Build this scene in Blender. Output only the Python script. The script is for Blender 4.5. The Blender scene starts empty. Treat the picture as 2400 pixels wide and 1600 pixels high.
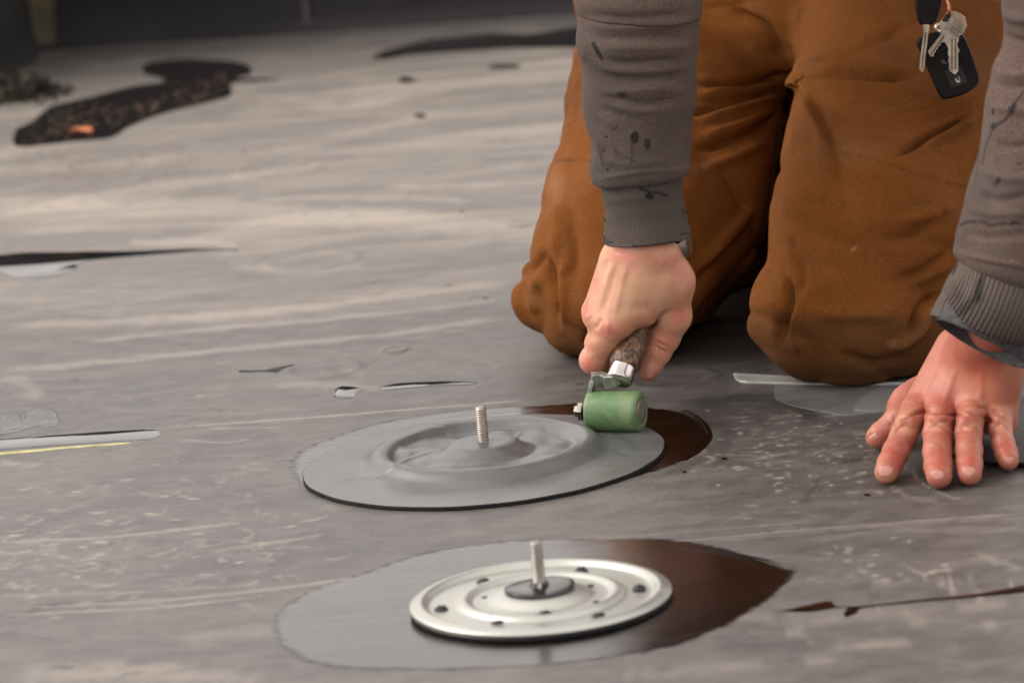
import bpy, math, random
import numpy as np
from mathutils import Vector, Matrix
from mathutils.geometry import tessellate_polygon

random.seed(7); RNG = np.random.default_rng(7)
S = bpy.context.scene
COL = S.collection

# ------------------------------------------------------------------ camera, world, sun, exposure
CAM_H = 0.72; PITCH = math.radians(12.4); ROLL = math.radians(5.0); FPX = 9500.0   # FPX: focal length in photo pixels (2400 wide)
CAM = np.array([0.0, 0.0, CAM_H])
_r0 = np.array([1.0, 0, 0]); _u0 = np.array([0, math.sin(PITCH), math.cos(PITCH)])
FWD = np.array([0, math.cos(PITCH), -math.sin(PITCH)])
RIGHT = math.cos(ROLL) * _r0 - math.sin(ROLL) * _u0
UP = math.sin(ROLL) * _r0 + math.cos(ROLL) * _u0
cd = bpy.data.cameras.new('camera'); cam = bpy.data.objects.new('camera', cd); COL.objects.link(cam)
cd.sensor_width = 36.0; cd.lens = FPX / 2400 * 36.0
cd.clip_start = 0.05; cd.clip_end = 500
M = Matrix.Identity(4)
for i in range(3):
    M[i][0] = RIGHT[i]; M[i][1] = UP[i]; M[i][2] = -FWD[i]; M[i][3] = CAM[i]
cam.matrix_world = M
cd.dof.use_dof = True; cd.dof.focus_distance = 3.0; cd.dof.aperture_fstop = 9.0; cd.dof.aperture_blades = 0
S.camera = cam

SUN_EL, SUN_AZ = math.radians(40), math.radians(-88)     # azimuth from +Y towards +X
w = bpy.data.worlds.new('World'); S.world = w; w.use_nodes = True
wn = w.node_tree; wn.nodes.clear()
sky = wn.nodes.new('ShaderNodeTexSky'); sky.sky_type = 'NISHITA'; sky.sun_disc = False
sky.sun_elevation = SUN_EL; sky.sun_rotation = SUN_AZ; sky.air_density = 1.0; sky.dust_density = 5.0; sky.ozone_density = 1.0
hs = wn.nodes.new('ShaderNodeHueSaturation'); hs.inputs['Saturation'].default_value = 0.10
tint = wn.nodes.new('ShaderNodeMix'); tint.data_type = 'RGBA'; tint.blend_type = 'MULTIPLY'; tint.inputs[0].default_value = 1.0
tint.inputs[7].default_value = (1.0, 0.925, 0.88, 1)
bg = wn.nodes.new('ShaderNodeBackground'); bg.inputs[1].default_value = 0.15
wo = wn.nodes.new('ShaderNodeOutputWorld')
veil = wn.nodes.new('ShaderNodeMix'); veil.data_type = 'RGBA'; veil.inputs[0].default_value = 0.65; veil.inputs[7].default_value = (7.2, 7.2, 7.2, 1)   # even cloud cover
wn.links.new(sky.outputs[0], hs.inputs['Color']); wn.links.new(hs.outputs[0], veil.inputs[6]); wn.links.new(veil.outputs[2], tint.inputs[6])
wn.links.new(tint.outputs[2], bg.inputs[0]); wn.links.new(bg.outputs[0], wo.inputs[0])
sd = bpy.data.lights.new('sun', 'SUN'); sd.energy = 0.75; sd.angle = math.radians(35); sd.color = (1.0, 0.93, 0.86)
so = bpy.data.objects.new('sun', sd); COL.objects.link(so)
_sv = Vector((math.sin(SUN_AZ) * math.cos(SUN_EL), math.cos(SUN_AZ) * math.cos(SUN_EL), math.sin(SUN_EL)))
so.rotation_euler = _sv.to_track_quat('Z', 'Y').to_euler(); so.location = (0, 3, 6)
S.view_settings.view_transform = 'Standard'; S.view_settings.look = 'None'
S.view_settings.exposure = 1.0; S.view_settings.gamma = 1.0; S.view_settings.use_curve_mapping = False

# ------------------------------------------------------------------ projection helpers (photo pixels <-> world)
def ray(px, py):
    return FWD + RIGHT * ((px - 1200) / FPX) - UP * ((py - 800) / FPX)
def at_z(px, py, z=0.0):
    d = ray(px, py); return CAM + d * ((z - CAM_H) / d[2])
def at_y(px, py, y):
    d = ray(px, py); return CAM + d * (y / d[1])
def proj(V):
    q = V - CAM; f = q @ FWD
    return np.stack([1200 + (q @ RIGHT) / f * FPX, 800 - (q @ UP) / f * FPX], -1)

# ------------------------------------------------------------------ object helpers
def tag(o, label, cat, group=None):
    o['label'] = label; o['category'] = cat
    if group: o['group'] = group
    return o
def thing(name, label, cat, loc=(0, 0, 0), group=None):
    o = bpy.data.objects.new(name, None); COL.objects.link(o); o.location = loc; o.empty_display_size = .02
    return tag(o, label, cat, group)
def mesh_obj(name, V, F, mats, parent=None, attrs=None, smooth=True, midx=None, uv=None):
    V = np.asarray(V, np.float32)
    me = bpy.data.meshes.new(name)
    if isinstance(F, np.ndarray):
        n = F.shape[0]; k = F.shape[1]
        me.vertices.add(len(V)); me.vertices.foreach_set('co', V.ravel())
        me.loops.add(n * k); me.loops.foreach_set('vertex_index', F.ravel().astype(np.int32))
        me.polygons.add(n); me.polygons.foreach_set('loop_start', np.arange(0, n * k, k, dtype=np.int32))
        me.update(calc_edges=True)
    else:
        me.from_pydata(V.tolist(), [], [list(f) for f in F])
    if not isinstance(mats, (list, tuple)): mats = [mats]
    for m in mats: me.materials.append(m)
    np_ = len(me.polygons)
    me.polygons.foreach_set('use_smooth', np.full(np_, smooth))
    if midx is not None: me.polygons.foreach_set('material_index', np.asarray(midx, np.int32))
    for k_, a in (attrs or {}).items():
        at = me.attributes.new(k_, 'FLOAT', 'POINT'); at.data.foreach_set('value', np.asarray(a, np.float32))
    me.validate(); me.update()
    o = bpy.data.objects.new(name, me); COL.objects.link(o)
    if parent is not None:
        o.parent = parent
        pm = Matrix.Identity(4); q = parent
        while q is not None:
            pm = Matrix.Translation(q.location) @ pm; q = q.parent
        o.location = -pm.translation if parent.type == 'EMPTY' else (0, 0, 0)
        if parent.type != 'EMPTY': o.location = (0, 0, 0)
    return o
def structure(o): o['kind'] = 'structure'; return o
def joinm(parts):
    """parts: list of (V,F quads/tri lists) -> one V, list of faces"""
    Vs = []; Fs = []; n = 0
    for V, F in parts:
        V = np.asarray(V); Vs.append(V)
        Fs += [[i + n for i in f] for f in (F.tolist() if isinstance(F, np.ndarray) else F)]; n += len(V)
    return np.concatenate(Vs), Fs
def vnormals(V, F):
    F = np.asarray(F); a, b, c = V[F[:, 0]], V[F[:, 1]], V[F[:, 2]]
    n = np.cross(b - a, c - a)
    if F.shape[1] == 4: n = np.cross(V[F[:, 2]] - V[F[:, 0]], V[F[:, 3]] - V[F[:, 1]])
    N = np.zeros_like(V)
    for k in range(F.shape[1]):
        for j in range(3): N[:, j] += np.bincount(F[:, k], n[:, j], len(V))
    return N / (np.linalg.norm(N, axis=1, keepdims=True) + 1e-12)

# smooth value noise in 3D for geometry
_G = RNG.random((32, 32, 32)).astype(np.float32)
def vnoise(P, scale):
    P = np.asarray(P) * scale + 100.0
    i = np.floor(P).astype(int); f = P - i; f = f * f * (3 - 2 * f); i %= 32; j = (i + 1) % 32
    x0, y0, z0 = i.T; x1, y1, z1 = j.T; fx, fy, fz = f.T
    def L(a, b, t): return a + (b - a) * t
    return L(L(L(_G[x0, y0, z0], _G[x1, y0, z0], fx), L(_G[x0, y1, z0], _G[x1, y1, z0], fx), fy),
             L(L(_G[x0, y0, z1], _G[x1, y0, z1], fx), L(_G[x0, y1, z1], _G[x1, y1, z1], fx), fy), fz) * 2 - 1

# ------------------------------------------------------------------ implicit surfaces
def smin(a, b, k):
    h = np.clip(.5 + .5 * (b - a) / k, 0, 1); return b + (a - b) * h - k * h * (1 - h)
def cone(P, a, b, r1, r2, flat=None, s=1.0):
    a = np.asarray(a); b = np.asarray(b)
    if flat is not None:
        fl = np.asarray(flat)
        q = P - a; P = P + ((q @ fl) * (s - 1))[..., None] * fl
        b = b + ((b - a) @ fl) * (s - 1) * fl
    ba = b - a; q = P - a
    h = np.clip((q @ ba) / max(ba @ ba, 1e-12), 0, 1)
    return np.linalg.norm(q - h[..., None] * ba, axis=-1) - (r1 + (r2 - r1) * h)
def chain(P, pts, k=.003):
    d = None
    for (a, r1), (b, r2) in zip(pts[:-1], pts[1:]):
        e = cone(P, a, b, r1, r2); d = e if d is None else smin(d, e, k)
    return d
def ellipsoid(P, c, R):
    q = (P - np.asarray(c)); R = np.asarray(R)
    k0 = np.linalg.norm(q / R, axis=-1); k1 = np.linalg.norm(q / R**2, axis=-1) + 1e-9
    return k0 * (k0 - 1) / k1
def surface(fn, lo, hi, h):
    lo = np.asarray(lo, float); hi = np.asarray(hi, float)
    n = np.ceil((hi - lo) / h).astype(int) + 1
    ax = [lo[i] + h * np.arange(n[i]) for i in range(3)]
    D = np.empty(n, np.float32)
    for i in range(0, n[0], 16):
        X, Y, Z = np.meshgrid(ax[0][i:i + 16], ax[1], ax[2], indexing='ij')
        D[i:i + 16] = fn(np.stack([X, Y, Z], -1))
    D[0] = D[-1] = 1; D[:, 0] = D[:, -1] = 1; D[:, :, 0] = D[:, :, -1] = 1
    s = D < 0
    acc = np.zeros(tuple(n - 1) + (3,), np.float32); cnt = np.zeros(tuple(n - 1), np.float32)
    edges = []
    for ax_ in range(3):
        sl0 = [slice(None)] * 3; sl1 = [slice(None)] * 3; sl0[ax_] = slice(0, -1); sl1[ax_] = slice(1, None)
        a = D[tuple(sl0)]; b = D[tuple(sl1)]; m = (a < 0) != (b < 0)
        idx = np.argwhere(m); t = a[m] / (a[m] - b[m])
        p = idx.astype(np.float32); p[:, ax_] += t
        o1, o2 = [q for q in range(3) if q != ax_]
        quad = []
        for (u, v) in ((0, 0), (-1, 0), (-1, -1), (0, -1)):
            c = idx.copy(); c[:, o1] += u; c[:, o2] += v; quad.append(c)
            np.add.at(acc, tuple(c.T), p); np.add.at(cnt, tuple(c.T), 1)
        edges.append((quad, (a[m] < 0), ax_))
    used = cnt > 0; vid = -np.ones(cnt.shape, np.int64); vid[used] = np.arange(used.sum())
    V = acc[used] / cnt[used][:, None]; V = V * h + lo
    Fs = []
    for quad, inside, ax_ in edges:
        f = np.stack([vid[tuple(c.T)] for c in quad], 1)
        flip = inside if ax_ != 1 else ~inside
        f[~flip] = f[~flip][:, ::-1]
        Fs.append(f)
    return V.astype(np.float64), np.concatenate(Fs)
def relax(V, F, n):
    E = np.concatenate([F[:, [0, 1]], F[:, [1, 2]], F[:, [2, 3]], F[:, [3, 0]]]); E = np.concatenate([E, E[:, ::-1]]); c = np.bincount(E[:, 0], minlength=len(V))[:, None]
    for k in range(2 * n):
        D = np.stack([np.bincount(E[:, 0], V[E[:, 1], j], len(V)) for j in range(3)], 1) / c - V; V = V + D * (.62 if k % 2 == 0 else -.64)
    return V
def polydist(Q, pts):
    """distance of 2D points Q to a polyline, and the parameter 0..1 along it"""
    pts = np.asarray(pts, float); best = np.full(len(Q), 1e9); bt = np.zeros(len(Q))
    seg = np.linalg.norm(np.diff(pts, axis=0), axis=1); cum = np.concatenate([[0], np.cumsum(seg)]); tot = cum[-1]
    for i in range(len(pts) - 1):
        a = pts[i]; ba = pts[i + 1] - a; h = np.clip(((Q - a) @ ba) / (ba @ ba + 1e-9), 0, 1)
        d = np.linalg.norm(Q - a - h[:, None] * ba, axis=1); m = d < best
        best[m] = d[m]; bt[m] = (cum[i] + h[m] * seg[i]) / tot
    return best, bt
def smoothline(pts, n=8):
    pts = [np.asarray(p, float) for p in pts]; out = []
    P = [pts[0]] + pts + [pts[-1]]
    for i in range(1, len(P) - 2):
        for k in range(n):
            t = k / n
            out.append(.5 * ((2 * P[i]) + (-P[i - 1] + P[i + 1]) * t + (2 * P[i - 1] - 5 * P[i] + 4 * P[i + 1] - P[i + 2]) * t * t + (-P[i - 1] + 3 * P[i] - 3 * P[i + 1] + P[i + 2]) * t**3))
    out.append(pts[-1]); return np.array(out)
def relief(V, F, lines, N=None):
    """press folds into a surface: each line is (points on the surface seen in the photo, width px, height m, taper)"""
    if N is None: N = vnormals(V, F)
    Q = proj(V); tc = CAM - V; tc /= np.linalg.norm(tc, axis=1, keepdims=True)
    face = np.clip((N * tc).sum(1) * 3.0, 0, 1)
    D = np.zeros(len(V))
    for ln in lines:
        pts, wd, amp = ln[:3]; taper = ln[3] if len(ln) > 3 else 1
        pts = smoothline(pts, 6) if len(pts) > 2 else np.asarray(pts, float)
        lo = pts.min(0) - 4 * wd; hi = pts.max(0) + 4 * wd
        m = ((Q > lo) & (Q < hi)).all(1) & (face > 0)
        if not m.any(): continue
        d, t = polydist(Q[m], pts)
        e = np.exp(-(d / wd)**2)
        if taper: e = e * np.clip(np.sin(np.pi * np.clip(t, .03, .97)) * 1.6, 0, 1)
        D[m] += amp * e
    return V + N * (D * face)[:, None]
def mask_lines(V, N, items):
    """stain mask: blobs (x,y,rx,ry,angle) or strokes ([points], width) on the side seen in the photo"""
    Q = proj(V); tc = CAM - V; tc /= np.linalg.norm(tc, axis=1, keepdims=True)
    face = (N * tc).sum(1) > 0.02
    nz = vnoise(V, 220.) * .35 + vnoise(V, 500.) * .2
    A = np.zeros(len(V))
    for it in items:
        if it[0] == 'below':
            _, x0, x1, y0, sf, st = it; yy = y0 + nz * 22 + 8 * np.sin(Q[:, 0] / 37)
            a = np.clip((Q[:, 1] - yy) / sf, 0, 1) * np.clip((Q[:, 0] - x0) / 40, 0, 1) * np.clip((x1 - Q[:, 0]) / 40, 0, 1) * st
        elif isinstance(it[0], (list, tuple)):
            d, t = polydist(Q, it[0]); wd = it[1]; st = it[2] if len(it) > 2 else 1.
            a = np.clip((1 - d / wd + nz * .5) * 2.2, 0, 1) * st
        else:
            x, y, rx, ry, an = it[:5]; st = it[5] if len(it) > 5 else 1.; sf = it[6] if len(it) > 6 else 4.
            c, s_ = math.cos(math.radians(an)), math.sin(math.radians(an)); q = Q - [x, y]
            u = (q[:, 0] * c + q[:, 1] * s_) / rx; v = (-q[:, 0] * s_ + q[:, 1] * c) / ry
            a = np.clip((1 - np.sqrt(u * u + v * v) + nz * .3) * sf, 0, 1) * st
        A = np.maximum(A, a * face)
    return A

# ------------------------------------------------------------------ node helpers
class NB:
    def __init__(s, name):
        s.m = bpy.data.materials.new(name); s.m.use_nodes = True; s.t = s.m.node_tree
        s.b = s.t.nodes['Principled BSDF']; s.co = s.t.nodes.new('ShaderNodeTexCoord').outputs['Object']
    def set(s, **k):
        for a, v in k.items(): s.inp(a.replace('_', ' '), v)
        return s
    def inp(s, name, v):
        i = s.b.inputs[name]
        if hasattr(v, 'is_output'): s.t.links.new(v, i)
        else: i.default_value = (*v, 1) if (isinstance(v, tuple) and len(v) == 3 and i.type == 'RGBA') else v
    def put(s, node, idx, v):
        if v is None: return
        if hasattr(v, 'is_output'): s.t.links.new(v, node.inputs[idx])
        else: node.inputs[idx].default_value = (*v, 1) if (isinstance(v, tuple) and len(v) == 3 and node.inputs[idx].type == 'RGBA') else v
    def map(s, sc=(1, 1, 1), rot=(0, 0, 0), loc=(0, 0, 0), v=None):
        n = s.t.nodes.new('ShaderNodeMapping'); s.t.links.new(v or s.co, n.inputs[0])
        n.inputs['Scale'].default_value = sc; n.inputs['Rotation'].default_value = rot; n.inputs['Location'].default_value = loc
        return n.outputs[0]
    def noise(s, scale=5, detail=4, rough=.55, dist=0, v=None, lo=None, hi=None):
        n = s.t.nodes.new('ShaderNodeTexNoise'); s.t.links.new(v or s.co, n.inputs['Vector'])
        n.inputs['Scale'].default_value = scale; n.inputs['Detail'].default_value = detail; n.inputs['Roughness'].default_value = rough; n.inputs['Distortion'].default_value = dist
        o = n.outputs[0]
        return s.rng(o, lo, hi) if lo is not None else o
    def vor(s, scale, v=None, feat='F1'):
        n = s.t.nodes.new('ShaderNodeTexVoronoi'); n.feature = feat; s.t.links.new(v or s.co, n.inputs['Vector']); n.inputs['Scale'].default_value = scale
        return n.outputs['Distance']
    def rng(s, v, lo, hi, a=0., b=1.):
        n = s.t.nodes.new('ShaderNodeMapRange'); n.interpolation_type = 'SMOOTHSTEP'
        s.put(n, 0, v); n.inputs[1].default_value = lo; n.inputs[2].default_value = hi; n.inputs[3].default_value = a; n.inputs[4].default_value = b
        return n.outputs[0]
    def mth(s, op, a, b=None, c=None):
        n = s.t.nodes.new('ShaderNodeMath'); n.operation = op; s.put(n, 0, a); s.put(n, 1, b); s.put(n, 2, c); return n.outputs[0]
    def mul(s, a, b): return s.mth('MULTIPLY', a, b)
    def add(s, a, b): return s.mth('ADD', a, b)
    def mix(s, f, a, b):
        n = s.t.nodes.new('ShaderNodeMix'); n.data_type = 'RGBA'; s.put(n, 0, f); s.put(n, 6, a); s.put(n, 7, b); return n.outputs[2]
    def mixm(s, a, b):
        n = s.t.nodes.new('ShaderNodeMix'); n.data_type = 'RGBA'; n.blend_type = 'MULTIPLY'; n.inputs[0].default_value = 1; s.put(n, 6, a); s.put(n, 7, b); return n.outputs[2]
    def attr(s, name):
        n = s.t.nodes.new('ShaderNodeAttribute'); n.attribute_name = name; return n.outputs['Fac']
    def bump(s, h, dist=.001, st=1.):
        n = s.t.nodes.new('ShaderNodeBump'); n.inputs['Distance'].default_value = dist; n.inputs['Strength'].default_value = st
        s.put(n, 'Height', h); s.t.links.new(n.outputs[0], s.b.inputs['Normal']); return s
    def xyz(s):
        n = s.t.nodes.new('ShaderNodeSeparateXYZ'); s.t.links.new(s.co, n.inputs[0]); return n.outputs

def simple(name, col, rough=.5, metal=0., bumpamt=None, bscale=300, var=.25, spec=.5):
    b = NB(name); n = b.noise(bscale * .2, 5)
    b.set(Base_Color=b.mix(b.rng(n, .3, .7), tuple(c * (1 - var) for c in col), tuple(min(1, c * (1 + var)) for c in col)), Metallic=metal)
    b.inp('Roughness', b.rng(b.noise(bscale * .35, 4), .3, .7, rough * .8, min(1, rough * 1.2)))
    b.inp('Specular IOR Level', spec)
    if bumpamt: b.bump(b.noise(bscale, 4), bumpamt)
    return b.m

# --- roof membrane: black rubber sheet under dust films, dried splashes and scratches
def mat_roof():
    b = NB('roof_membrane_rubber'); X, Y, Z = b.xyz()
    film = b.noise(1, 6, .62, .9, b.map((3.2, 9, 1)), .42, .66)               # broad dried dust films
    fine = b.noise(1, 5, .7, .3, b.map((30, 380, 1), rot=(0, 0, .05)), .50, .72)       # fine brushed lines
    mott = b.noise(1, 8, .68, .5, b.map((30, 44, 1), rot=(0, 0, .25)), .36, .68)
    grit = b.noise(1, 6, .75, .2, b.map((260, 420, 1)), .35, .7)
    # less dust and darker rubber round the worker; dust lies thicker away from it
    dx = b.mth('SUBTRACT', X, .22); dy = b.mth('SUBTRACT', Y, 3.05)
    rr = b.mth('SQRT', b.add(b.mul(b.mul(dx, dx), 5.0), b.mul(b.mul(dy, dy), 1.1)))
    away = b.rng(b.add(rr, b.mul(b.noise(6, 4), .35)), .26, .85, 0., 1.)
    far = b.rng(Y, 3.0, 4.1); damp = b.rng(b.add(Y, b.mul(b.noise(5, 3), .25)), 5.0, 5.35, 1, .1)  # damp: dust colour thinned near the wall to carry its dark reflection
    hand = b.attr('dust')
    brk = b.rng(b.noise(1, 6, .7, .9, b.map((60, 120, 1))), .30, .52)
    dust = b.add(b.mul(b.mul(film, b.rng(far, 0, 1, .09, .26)), away), b.mul(hand, b.rng(brk, 0, 1, .15, .72)))
    dust = b.add(dust, b.mul(b.mul(fine, grit), b.rng(away, 0, 1, .13, .10)))
    dust = b.add(dust, b.rng(far, 0, 1, .04, .21)); dust = b.mth('MINIMUM', b.mul(dust, damp), .95)
    rub = b.mix(mott, (.043, .041, .0425), (.072, .068, .068))
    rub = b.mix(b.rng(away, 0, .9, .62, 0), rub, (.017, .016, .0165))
    rub = b.mix(b.mul(b.mul(mott, grit), b.rng(away, 0, 1, .85, .40)), rub, (.115, .107, .100))
    beige = b.mix(b.noise(11, 4), (.43, .365, .295), (.35, .31, .265))
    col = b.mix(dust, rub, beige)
    col = b.mix(b.attr('smudge'), col, (.014, .013, .0135))
    scuff = b.mul(b.noise(1, 5, .65, .8, b.map((26, 40, 1), rot=(0, 0, .9)), .60, .70), b.noise(7, 2, .5, 0, None, .45, .6))
    col = b.mix(b.mul(scuff, .75), col, (.022, .020, .021))
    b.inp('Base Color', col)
    r = b.add(b.rng(b.noise(1, 6, .65, .5, b.map((14, 30, 1))), .3, .7, .31, .44), b.mul(dust, .30))
    b.inp('Roughness', r); b.inp('Specular IOR Level', .55)
    hgt = b.add(b.add(b.mul(b.noise(900, 3), .35), b.mul(grit, .5)), b.add(b.mul(fine, .25), b.add(b.mul(dust, .4), b.mul(b.noise(1, 4, .6, .4, b.map((8, 12, 1))), 2.2))))
    b.bump(hgt, .0006, .8)
    return b.m
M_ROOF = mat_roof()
def mat_wall():
    b = NB('wall_membrane'); n = b.noise(1, 5, .6, .4, b.map((3, 3, 9)))
    b.inp('Base Color', b.mix(b.rng(n, .35, .7), (.009, .0085, .009), (.018, .017, .0175))); b.inp('Roughness', .8); b.inp('Specular IOR Level', .2)
    b.bump(b.noise(6, 4), .01); return b.m
def mat_adhesive():
    b = NB('wet_bonding_adhesive')
    st = b.noise(1, 5, .7, .4, b.map((5, 170, 1), rot=(0, 0, .07)))
    b.inp('Base Color', b.mix(b.rng(st, .35, .7), (.002, .0015, .0014), (.005, .0028, .0024)))
    b.inp('Roughness', b.rng(st, .3, .75, .13, .24)); b.inp('IOR', 1.5); b.inp('Alpha', b.rng(b.add(b.attr('edge'), b.mul(b.mth('SUBTRACT', b.noise(1, 5, .7, .5, b.map((45, 190, 1), rot=(0, 0, .35))), .5), 1.3)), .30, .72, 1, 0))
    b.bump(b.add(b.mul(st, .8), b.mul(b.noise(16, 3), 1.5)), .00035, .6); return b.m
def mat_water():
    b = NB('puddle_water'); b.set(Base_Color=(.012, .011, .011), Roughness=.035, IOR=1.45); b.inp('Alpha', b.rng(b.add(b.attr('edge'), b.mul(b.mth('SUBTRACT', b.noise(70, 5, .65), .5), .9)), .62, .98, 1, .05))
    b.bump(b.noise(30, 2), .0001, .4); return b.m
def mat_patch():
    b = NB('talc_dusted_rubber')
    n = b.noise(1, 6, .65, .6, b.map((12, 34, 12), rot=(0, 0, .25)), .3, .7)
    scr = b.mul(b.noise(1, 4, .7, .5, b.map((20, 160, 20), rot=(0, 0, .5)), .60, .68), b.noise(22, 2, .5, 0, None, .5, .62))
    c = b.mix(n, (.058, .062, .064), (.085, .086, .087)); c = b.mix(b.mul(scr, .6), c, (.05, .05, .052))
    c = b.mix(b.noise(520, 2, .5, 0, None, .62, .9), c, (.17, .17, .17))
    c = b.mix(b.mul(b.attr('scuff'), .8), c, (.045, .047, .05))
    b.inp('Base Color', c); b.inp('Roughness', b.rng(n, 0, 1, .31, .38)); b.inp('Specular IOR Level', .62)
    b.bump(b.add(b.noise(1200, 2), b.mul(b.noise(60, 3), 2.)), .00025, .6); return b.m
def mat_skin():
    b = NB('skin'); red = b.attr('red'); nail = b.attr('nail'); pale = b.attr('pale')
    base = b.mix(b.noise(60, 5, .6, .4, None, .35, .68), (.44, .205, .135), (.38, .145, .095))
    base = b.mix(b.noise(26, 3, .5, 0, None, .42, .7), base, (.48, .275, .165))
    c = b.mix(b.mul(red, .75), base, (.46, .10, .07)); c = b.mix(b.mul(pale, .6), c, (.68, .44, .28))
    c = b.mix(b.mul(b.attr('crease'), .55), c, (.26, .08, .05))
    c = b.mix(b.noise(420, 3, .6, 0, None, .60, .78), c, (.44, .19, .13))
    c = b.mix(b.mul(nail, .9), c, (.46, .235, .185))
    c = b.mix(b.attr('flush_shade'), c, b.mixm(c, (.78, .60, .60)))  # pressed left hand: redder skin, with its dimmer light darkened into the colour
    b.inp('Base Color', c); b.inp('Roughness', b.mth('SUBTRACT', b.rng(b.noise(500, 3), .3, .7, .42, .56), b.mul(nail, .14)))
    b.inp('Subsurface Weight', .18); b.b.inputs['Subsurface Radius'].default_value = (1, .35, .2); b.b.inputs['Subsurface Scale'].default_value = .0022
    pores = b.mth('SUBTRACT', 1., nail)
    b.bump(b.mul(b.add(b.vor(900), b.mul(b.noise(1, 4, .6, .8, b.map((260, 260, 700))), 1.2)), pores), .00012, .6); return b.m
def mat_fleece(rib=False):
    b = NB('ribbed_knit' if rib else 'fleece_sweatshirt')
    sp = b.noise(1, 3, .7, 0, b.map((700, 700, 1100)), .35, .65)
    c = b.mix(sp, (.062, .040, .033), (.142, .096, .078))
    c = b.mix(b.noise(9, 5, .6, .3, None, .40, .72), c, (.068, .055, .050))
    c = b.mix(b.mul(b.noise(16, 5, .6, .5, None, .5, .75), .5), c, (.125, .095, .075))
    h = b.add(b.noise(1400, 3), b.mul(sp, .8)); 
    if rib:
        u = b.attr('rib'); wv = b.mth('SINE', u); c = b.mix(b.rng(wv, -1, .2), tuple(x * .7 for x in (.12, .105, .095)), b.mix(.35, c, (.13, .108, .09)))
        h = b.add(b.mul(h, .35), b.mul(wv, .8))
    c = b.mix(b.mul(b.attr('stain'), .95), c, (.012, .0105, .010)); c = b.mix(b.mul(b.attr('mud'), .9), c, (.035, .026, .014))
    b.inp('Base Color', c); b.inp('Roughness', .93); b.inp('Specular IOR Level', .2); b.inp('Sheen Weight', .02); b.inp('Sheen Roughness', .6)
    b.bump(h, .0009 if rib else .0006, .8); return b.m
def mat_canvas():
    b = NB('brown_duck_canvas')
    c = b.mix(b.noise(7, 5, .6, .4, None, .35, .68), (.150, .051, .0098), (.108, .036, .007))
    c = b.mix(b.mul(b.noise(24, 6, .65, .6, None, .5, .72), .45), c, (.165, .066, .017))
    c = b.mix(b.mul(b.noise(38, 6, .65, .9, None, .56, .72), .42), c, (.060, .036, .022))
    c = b.mixm(c, b.mix(b.noise(1, 3, .7, 0, b.map((620, 620, 760)), .32, .68), (.80, .79, .78), (1.16, 1.17, 1.2)))
    wv = b.noise(1, 2, .6, 0, b.map((1100, 1100, 380))); wf = b.noise(1, 2, .6, 0, b.map((400, 1200, 1700)))
    c = b.mix(b.rng(b.mul(wv, wf), .15, .4), c, (.36, .175, .065)) if False else c
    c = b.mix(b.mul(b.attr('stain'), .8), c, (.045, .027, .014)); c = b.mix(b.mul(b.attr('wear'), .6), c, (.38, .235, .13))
    b.inp('Base Color', c); b.inp('Roughness', .9); b.inp('Specular IOR Level', .12)
    b.bump(b.add(b.add(wv, wf), b.mul(b.noise(70, 4, .6, .5), 1.6)), .0005, .7); return b.m
def mat_wood():
    b = NB('worn_dark_wood'); n = b.noise(1, 6, .7, .6, b.map((500, 500, 90), rot=(.4, .45, 0)))
    c = b.mix(b.rng(n, .42, .6), (.020, .011, .007), (.16, .078, .032)); c = b.mix(b.rng(n, .6, .7), c, (.42, .26, .12))
    b.inp('Base Color', c); b.inp('Roughness', .42); b.bump(n, .0004); return b.m
def mat_galv():
    b = NB('zinc_plated_steel'); n = b.noise(14, 4, .6, .5, None, .3, .7)
    c = b.mix(n, (.38, .395, .365), (.44, .445, .415)); c = b.mix(b.mul(b.noise(90, 5, .65, .6, None, .55, .75), .35), c, (.44, .40, .29))
    b.inp('Base Color', c); b.inp('Metallic', .85); b.inp('Roughness', b.rng(n, 0, 1, .34, .46)); b.bump(b.noise(200, 3), .0001); return b.m
M_WALL = mat_wall(); M_ADH = mat_adhesive(); M_WATER = mat_water(); M_PATCH = mat_patch(); M_SKIN = mat_skin()
M_FLEECE = mat_fleece(); M_RIB = mat_fleece(True); M_CANVAS = mat_canvas(); M_WOOD = mat_wood(); M_GALV = mat_galv()
M_EDGE = simple('black_cut_rubber', (.004, .004, .0045), .6, 0, .0006, 900, spec=.15)
M_BLACK = simple('black_plastic', (.005, .005, .0055), .42, 0, .0001, spec=.25)
M_STEEL = simple('steel', (.20, .185, .165), .45, 1., .0001, 400)
M_STUD = simple('stainless_stud', (.33, .30, .27), .36, 1.)
M_NICKEL = simple('nickel_plated_key', (.72, .66, .57), .34, 1., .00008, 500)
M_CHROME = simple('polished_ferrule', (.50, .47, .45), .2, 1.)
M_CAST = simple('grey_green_painted_metal', (.23, .25, .22), .38, .65, .0002, 500)
M_COPPER = simple('copper_ring', (.55, .22, .13), .3, 1.)
M_SCREW = simple('black_screw', (.014, .015, .018), .3, .3, .0001)
M_DARK = simple('dark_undershirt', (.045, .045, .047), .9, 0, .0006, 900)
M_RED = simple('red_lining', (.30, .012, .014), .8, 0, .0004, 700)
M_WHITE = simple('white_print', (.6, .6, .58), .6)
def mat_green():
    b = NB('green_silicone'); n = b.noise(1, 4, .6, .8, b.map((34, 34, 60), rot=(0, .5, .38)))
    c = b.mix(b.rng(n, .38, .64), (.055, .135, .045), (.125, .185, .085)); c = b.mix(b.mul(b.noise(60, 5, .6, .5, None, .52, .75), .4), c, (.15, .16, .10))
    b.inp('Base Color', c); b.inp('Roughness', .47); b.inp('Subsurface Weight', .06); b.b.inputs['Subsurface Scale'].default_value = .002
    b.bump(b.noise(600, 3), .0001); return b.m
M_GREEN = mat_green()
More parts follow.
